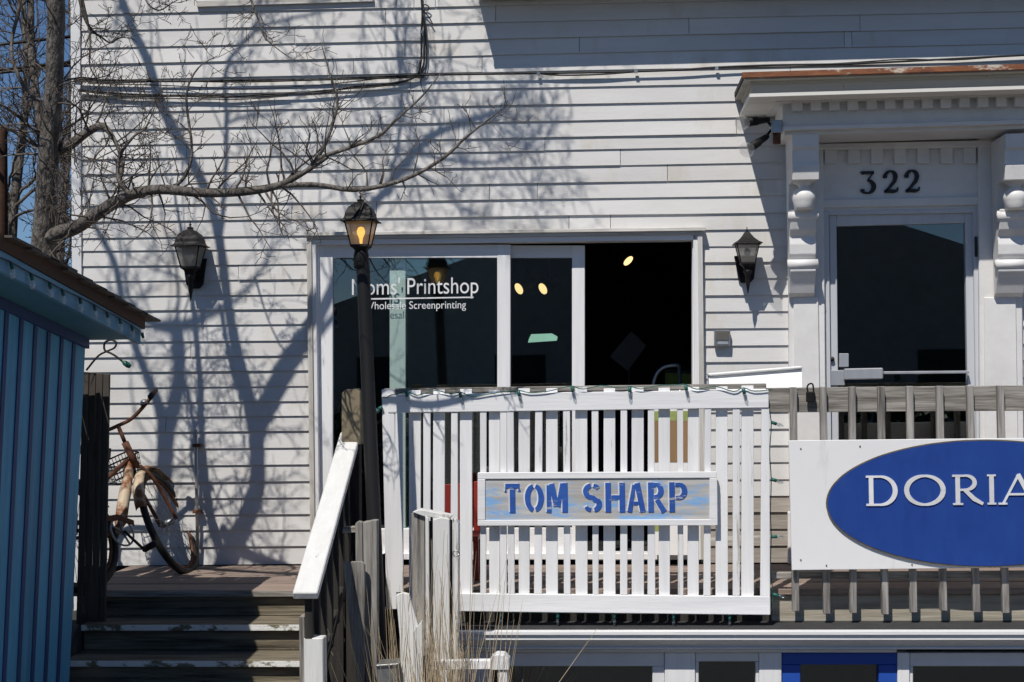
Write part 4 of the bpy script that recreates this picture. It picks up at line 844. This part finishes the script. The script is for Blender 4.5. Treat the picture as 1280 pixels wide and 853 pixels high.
# ================================================================ TREES
def grow(m, p, d, length, r, depth, rg, up_=.1, stop=.0016, nch=None):
    """crooked bare branch with side twigs, written into mesh builder m"""
    k = max(3, int(length / .09) + 1) if depth else 4; pts = [p.copy()]; rad = [r]; d = d.normalized(); seg = length / k
    for i in range(k):
        d = (d + Vector((rg.gauss(0, .24), rg.gauss(0, .24), rg.gauss(0, .24) + up_ * .25))).normalized(); p = p + d * seg
        pts.append(p.copy()); rad.append(max(stop, r * (1 - .75 * (i + 1) / k)))
    m.tube(pts, rad, 5 if r > .008 else 3, cap=False)
    if depth <= 0: return
    nc = nch or max(3, int(length / .11))
    for c in range(nc):
        t = rg.uniform(.18, 1); i = min(k - 1, int(t * k)); q = pts[i].lerp(pts[i + 1], t * k - i); dd = (pts[i + 1] - pts[i]).normalized()
        side = Vector((rg.gauss(0, 1), rg.gauss(0, 1), rg.gauss(0, 1))); side = (side - dd * side.dot(dd)).normalized()
        grow(m, q, dd * rg.uniform(.35, .9) + side * rg.uniform(.6, 1.1) + Vector((0, 0, up_)), length * rg.uniform(.25, .55), max(stop, rad[i] * rg.uniform(.35, .62)), depth - 1, rg, up_, stop)
def limb(m, pts, rad, n=8):
    q = smoothline([(*p, r) for p, r in zip(pts, rad)], 4); m.tube([x[:3] for x in q], [x[3] for x in q], n); return [(Vector(x[:3]), x[3]) for x in q]
def spurs(m, path, n, rg, L=(.1, .35), depth=1, up_=.35, stop=.0017, tmin=0, wid=.4):
    for _ in range(n):
        i = int(lerp(tmin, 1, rg.random()) * (len(path) - 1)); i = min(i, len(path) - 2); p, r = path[i]; dd = (path[i + 1][0] - p).normalized()
        side = Vector((rg.gauss(0, 1), rg.gauss(0, wid), rg.gauss(.25, 1))); side = (side - dd * side.dot(dd)).normalized()
        grow(m, p.lerp(path[i + 1][0], rg.random()), side + dd * rg.uniform(0, .8), rg.uniform(*L), max(stop, min(.007, r * .45)), depth, rg, up_, stop)
rg = random.Random(21)
ta = thing('bare_tree', (-3.0, -1.4, GZ), 'bare tree rising behind the shed, its long limb reaching across the clapboards', 'tree')
YA = -1.4
tw = MB()
def A(x, y, Y=YA): return U(x, y, Y)
def cast(x, y, d): p = U(x, y, 0); return p - SV * (d / SV.y)          # the limb that shades wall pixel (x, y), d metres in front of the wall
def piece(tree, pts, rad, n=8, name='limb'):
    m = MB(); q = limb(m, pts, rad, n); m.build(name, 'bark', tree); return q
T0 = cast(322, 546, 1.72)
trunk = piece(ta, [Vector((-3.0, -1.36, GZ - .05)), A(54, 480), A(54, 330, -1.38), A(57, 270, -1.42), A(61, 190, -1.5), A(67, 120, -1.57), A(69, 60, -1.63), A(70, 0, -1.68), T0], [.10, .08, .07, .062, .054, .047, .046, .046, .05], 14, 'trunk')
F0 = trunk[-1][0]
s2 = piece(ta, [A(56, 200), A(50, 160), A(44, 110), A(39, 55), A(37, -20), A(25, -150), A(0, -300)], [.026, .027, .023, .021, .02, .016, .008])
l1 = piece(ta, [A(55, 300), A(76, 291, -1.46), A(98, 283, -1.54), A(130, 262, -1.66), A(163, 244, -1.78), A(200, 237, -1.88), A(250, 241, -1.93), A(300, 240, -1.93), A(345, 233, -1.93), A(378, 217, -1.93), A(410, 196, -1.93)], [.034, .042, .036, .032, .029, .026, .024, .023, .019, .014, .010], 10)
l2 = piece(ta, [A(345, 233, -1.93), A(392, 231, -1.93), A(440, 237.5, -1.93), A(480, 232, -1.93), A(518, 219, -1.93), A(555, 197, -1.93), A(581, 173, -1.93), A(605, 154, -1.93), A(638, 129, -1.93)], [.013, .013, .0125, .0115, .010, .009, .007, .0045, .002])
l3 = piece(ta, [A(385, 212, -1.93), A(399, 198, -1.93), A(433, 186, -1.93), A(473, 170, -1.93), A(496, 149, -1.93), A(528, 120, -1.93), A(552, 90, -1.93)], [.011, .011, .010, .0085, .007, .005, .002])
l4 = piece(ta, [A(396, 200, -1.93), A(408, 178, -1.93), A(417, 151, -1.93), A(422, 125, -1.93), A(414, 98, -1.93), A(401, 53, -1.93)], [.009, .0085, .0075, .0065, .005, .002])
l5 = piece(ta, [A(66, 190), A(85, 183, -1.50), A(110, 165, -1.58), A(128, 158, -1.62), A(143, 175, -1.66), A(152, 200, -1.70), A(150, 225, -1.74), A(163, 243, -1.78)], [.03, .028, .022, .019, .012, .011, .012, .014])
l6 = piece(ta, [A(84, -90, -1.3), A(96, -20, -1.3), A(105, 20, -1.3), A(115, 38, -1.28), A(127, 47, -1.28), A(139, 54, -1.28), A(150, 47, -1.28), A(165, 49, -1.28)], [.014, .012, .010, .008, .006, .004, .003, .002], 6)
l7 = piece(ta, [A(150, -90, -1.2), A(165, -40, -1.2), A(180, -5, -1.2), A(188, 8, -1.2), A(200, 13, -1.2), A(215, 4, -1.2), A(228, -3, -1.2)], [.008, .006, .006, .005, .004, .003, .002], 6)
l8 = piece(ta, [A(290, -90, -1.1), A(305, -50, -1.1), A(314, 0, -1.1), A(322, 22, -1.1), A(330, 45, -1.1), A(343, 58, -1.1), A(356, 68, -1.1), A(370, 77, -1.1)], [.009, .008, .007, .006, .005, .0035, .003, .0015], 6)
l9 = piece(ta, [A(55, 130), A(28, 105, -1.45), A(14, 60, -1.45), A(25, 5, -1.45), A(30, -60, -1.45)], [.012, .012, .011, .011, .009], 6)
l10 = piece(ta, [A(84, -60, -1.32), A(95, -30, -1.32), A(112, 40, -1.3), A(112, 80, -1.3), A(120, 98, -1.3)], [.01, .008, .007, .005, .003], 6)
l11 = piece(ta, [A(163, 244, -1.86), A(148, 225, -1.86), A(150, 195, -1.86), A(168, 170, -1.86), A(182, 160, -1.86), A(196, 128, -1.86)], [.012, .011, .009, .007, .005, .002], 6)
l12 = piece(ta, [A(205, 238, -1.86), A(228, 225, -1.86), A(240, 190, -1.86), A(233, 120, -1.86), A(248, 85, -1.86), A(272, 70, -1.86)], [.010, .009, .007, .006, .004, .002], 6)
for L_, n_, ln, dp_, u_ in ((l1, 52, (.14, .46), 2, .25), (l2, 26, (.06, .26), 1, .4), (l3, 20, (.06, .24), 1, .4), (l5, 24, (.15, .5), 2, .1), (l6, 12, (.1, .3), 1, -.2), (l7, 16, (.1, .4), 2, -.1), (l8, 24, (.06, .24), 1, -.1), (l9, 26, (.2, .5), 2, .1), (l10, 14, (.1, .35), 2, -.1), (l11, 22, (.1, .35), 2, .1), (l12, 18, (.1, .36), 2, .2)):
    spurs(tw, L_, n_, rg, ln, dp_, u_)
spurs(tw, l4, 16, rg, (.1, .28), 0, .9, tmin=.3)
spurs(tw, trunk[12:], 12, rg, (.25, .6), 2, .1, wid=1); spurs(tw, s2, 22, rg, (.25, .75), 2, .1, wid=1)
# limbs above the picture, which shade the wall
d0 = 1.72
b1 = piece(ta, [F0, cast(308, 485, d0), cast(297, 440, d0), cast(286, 380, d0), cast(277, 311, d0), cast(262, 250, d0), cast(235, 195, d0), cast(219, 168, d0), cast(201, 129, d0), cast(188, 85, d0), cast(170, 46, d0), cast(152, 0, d0), cast(130, -60, d0), cast(120, -180, d0)], [.052, .042, .036, .032, .031, .03, .033, .034, .032, .03, .028, .026, .02, .008], 10)
b2 = piece(ta, [F0, cast(338, 503, d0), cast(352, 470, d0), cast(372, 438, d0), cast(400, 395, d0), cast(430, 330, d0), cast(452, 285, d0), cast(487, 240, d0), cast(520, 195, d0), cast(560, 165, d0), cast(610, 150, d0), cast(655, 118, d0), cast(690, 60, d0)], [.048, .040, .034, .032, .028, .024, .022, .02, .019, .017, .012, .008, .003], 9)
b3 = piece(ta, [F0, cast(340, 522, d0), cast(360, 480, d0), cast(390, 430, d0), cast(440, 370, d0)], [.02, .022, .02, .018, .01])
b4 = piece(ta, [cast(277, 311, d0), cast(284, 225, d0), cast(285, 160, d0), cast(284, 100, d0), cast(294, 73, d0), cast(318, 45, d0), cast(332, 8, d0), cast(350, -80, d0)], [.016, .015, .014, .013, .012, .010, .007, .003], 7)
b5 = piece(ta, [cast(487, 240, d0), cast(500, 180, d0), cast(503, 130, d0), cast(498, 50, d0), cast(497, -30, d0)], [.012, .011, .010, .009, .006], 7)
b8 = piece(ta, [cast(520, 195, d0), cast(600, 210, d0), cast(660, 190, d0), cast(700, 120, d0)], [.01, .008, .006, .002], 6)
b9 = piece(ta, [cast(318, 45, d0), cast(360, 30, d0), cast(420, 10, d0), cast(470, -50, d0)], [.008, .008, .006, .003], 6)
b10 = piece(ta, [cast(285, 160, d0), cast(310, 150, d0), cast(350, 145, d0), cast(380, 120, d0), cast(400, 70, d0)], [.009, .008, .007, .005, .002], 6)
for pth, n_, L, dp_ in ((b1[20:], 16, (.25, .7), 1), (b2[18:], 40, (.3, .9), 2), (b4, 10, (.2, .55), 1), (b5, 15, (.25, .6), 2), (b8, 22, (.25, .6), 2), (b9, 10, (.2, .5), 2), (b10, 10, (.2, .5), 2)):
    spurs(tw, pth, n_, rg, L, dp_, .2, .0028, wid=1)
o = tw.build('twigs', 'twig_bark', ta); o['kind'] = 'stuff'
# second tree: street side of the shed; its upper limbs shade the wall too
tbx = thing('bare_tree', (-3.75, -3.95, GZ), 'larger bare tree on the street side of the blue shed shading the wall', 'tree')
e0 = 2.3
tk = piece(tbx, [Vector((-3.95, -3.95, GZ - .05)), Vector((-3.9, -3.8, 0)), Vector((-3.85, -3.6, 1.9)), Vector((-3.8, -2.95, 3.0)), cast(203, 720, e0), cast(207, 640, e0), cast(208, 590, e0), cast(209, 545, e0)], [.16, .14, .115, .09, .062, .05, .05, .056], 12, 'trunk')
c1 = piece(tbx, [cast(209, 550, e0), cast(200, 510, e0), cast(191, 488, e0), cast(180, 460, e0), cast(169, 432, e0), cast(158, 395, e0), cast(146, 336, e0), cast(128, 300, e0), cast(112, 262, e0), cast(100, 180, e0)], [.042, .036, .03, .028, .026, .025, .023, .02, .014, .006])
c2 = piece(tbx, [cast(209, 550, e0), cast(220, 510, e0), cast(226, 471, e0), cast(225, 440, e0), cast(223, 412, e0)], [.045, .042, .042, .044, .04])
c3 = piece(tbx, [cast(223, 414, e0), cast(246, 405, e0), cast(268, 397, e0), cast(305, 372, e0), cast(335, 330, e0), cast(350, 270, e0)], [.022, .018, .014, .012, .008, .003])
c4 = piece(tbx, [cast(224, 416, e0), cast(200, 412, e0), cast(180, 400, e0), cast(160, 365, e0), cast(165, 300, e0)], [.026, .022, .018, .012, .005])
c5 = piece(tbx, [cast(222, 412, e0), cast(225, 370, e0), cast(218, 320, e0), cast(205, 280, e0), cast(200, 220, e0)], [.016, .012, .009, .007, .003])
c6 = piece(tbx, [cast(226, 465, e0), cast(238, 500, e0), cast(248, 570, e0), cast(260, 640, e0), cast(275, 706, e0)], [.018, .017, .016, .015, .012])
tw = MB()
for pth, n_, L, dp_ in ((c1[10:], 8, (.2, .5), 1), (c3, 8, (.2, .5), 1), (c4, 6, (.2, .5), 1), (c5, 8, (.2, .5), 1)):
    spurs(tw, pth, n_, rg, L, dp_, .2, .004, wid=1)
o = tw.build('twigs', 'twig_bark', tbx); o['kind'] = 'stuff'
# trees far behind the house corner
for j, (x, Y, h, lab) in enumerate(((18, 6.5, 6.5, 'thin bare tree far behind the corner of the house'), (78, 9, 7.5, 'distant bare tree half hidden behind the near trunk'))):
    b0 = U(x, 300, Y); t = thing('bare_tree', (b0.x, Y, GZ), lab, 'tree', None); m = MB()
    tr_ = limb(m, [Vector((b0.x, Y, GZ - .05)), Vector((b0.x + .1, Y, 1.0)), Vector((b0.x - .05, Y, 2.6)), Vector((b0.x + .15, Y, h * .7)), Vector((b0.x, Y, h))], [.11, .09, .07, .04, .015], 8); m.build('trunk', 'bark', t)
    m = MB()
    for i in range(15):
        p, r = tr_[rg.randint(5, len(tr_) - 2)]; grow(m, p, Vector((rg.uniform(-1, 1), rg.uniform(-.6, .6), rg.uniform(.4, 1.2))), rg.uniform(1.0, 2.2), .022, 3, rg, .2, .004, 6)
    o = m.build('twigs', 'twig_bark', t); o['kind'] = 'stuff'
# overhead lines and a dark post behind the shed
for ya, yb_, lab in ((53, 45, 'upper overhead cable crossing the sky behind the tree'), (81, 77, 'lower double overhead cable crossing the sky behind the tree')):
    t = thing('overhead_cable', U(40, ya, 1.5), lab, 'cable'); a, b = U(-900, ya + 60, 1.5), U(97, yb_, 1.5)
    for dz in ((0,) if ya < 60 else (0, -.022)):
        MB().tube([a.lerp(b, i / 8) + Vector((0, 0, dz - .3 * (i / 8) * (1 - i / 8))) for i in range(9)], .012, 6).build('cable', 'cable_black', t)
up_ = thing('utility_pole', (U(-3, 300, 2).x, 2, GZ), 'dark brown pole top standing behind the shed roof', 'pole'); q = U(-3, 157, 2)
MB().tube([(q.x, 2, GZ), (q.x, 2, q.z - .05), (q.x, 2, q.z)], [.09, .075, .06], 10).build('shaft', 'rust_brown', up_)

# ================================================================ DRY GRASS
def clump(name, label, n_, cx, Y, sx, sy, hmax, seed):
    r2 = random.Random(seed); m = MB(); g = U(cx, 853, Y)
    for _ in range(n_):
        x = g.x + r2.gauss(0, sx); y = Y + r2.gauss(0, sy); h = (.55 + .45 * r2.random() ** 1.6) * hmax * (1 if r2.random() < .8 else 1.12); lx, ly = r2.gauss(0, .13), r2.gauss(0, .1); rr = r2.uniform(.0018, .0036)
        if r2.random() < .04: lx *= 3
        p = [Vector((x + lx * t * t, y + ly * t * t, GZ + h * t * (1 - .12 * abs(lx) * t))) for t in (0, .25, .5, .75, 1)]
        m.tube(p, [rr, rr, rr * .9, rr * .7, rr * .3], 3, cap=False)
    o = m.build(name, 'dry_grass'); o['kind'] = 'stuff'; o['label'] = label; o['category'] = 'grass'; return o
clump('dry_grass', 'dry tan grass stalks growing around the peeling white posts', 380, 556, -2.05, .115, .08, 1.95, 4)
clump('dry_grass', 'dry tan grass stalks between the grey posts and the leaning board', 130, 498, -1.9, .035, .05, 1.9, 5)
clump('dry_grass', 'dense short tangle of dead grass at the foot of the leaning white board', 420, 545, -2.1, .15, .09, 1.5, 6)
# ================================================================ ACROSS THE STREET (behind the camera, seen only in the glass)
ah = thing('opposite_house', (1, -22, GZ), 'dark gabled house on the far side of the street', 'house')
MB().prism([(-6.5, -22, GZ), (9.5, -22, GZ), (9.5, -22, 3.6), (7.7, -22, 3.75), (6.4, -22, 4.2), (5, -22, 4.65), (1.2, -22, 5.3), (-2.2, -22, 4.0), (-5, -22, 3.1), (-6.5, -22, 2.6)], (0, -6, 0)).build('wall', 'brick_wall', ah)
for i in range(5): MB().box((-5.5 + i * 3, -22.03, .2), (-4.4 + i * 3, -21.99, 1.6)).build('window', 'roof_dark', ah)
hm = MB(); r3 = random.Random(3)
for _ in range(8000):
    p = Vector((r3.uniform(-9, 10), -19.4 + r3.gauss(0, .3), GZ + .1 + r3.random() * 2.2 + r3.gauss(0, .18))); d = Vector((r3.gauss(0, 1), r3.gauss(0, 1), r3.gauss(0, 1))).normalized(); e = d.orthogonal().normalized() * .09
    hm.add([p - e, p + d * .1, p + e, p - d * .1], [[0, 1, 2, 3]])
o = hm.build('hedge', 'leaf_green'); o['kind'] = 'stuff'; o['label'] = 'evergreen hedge along the far side of the street'; o['category'] = 'hedge'
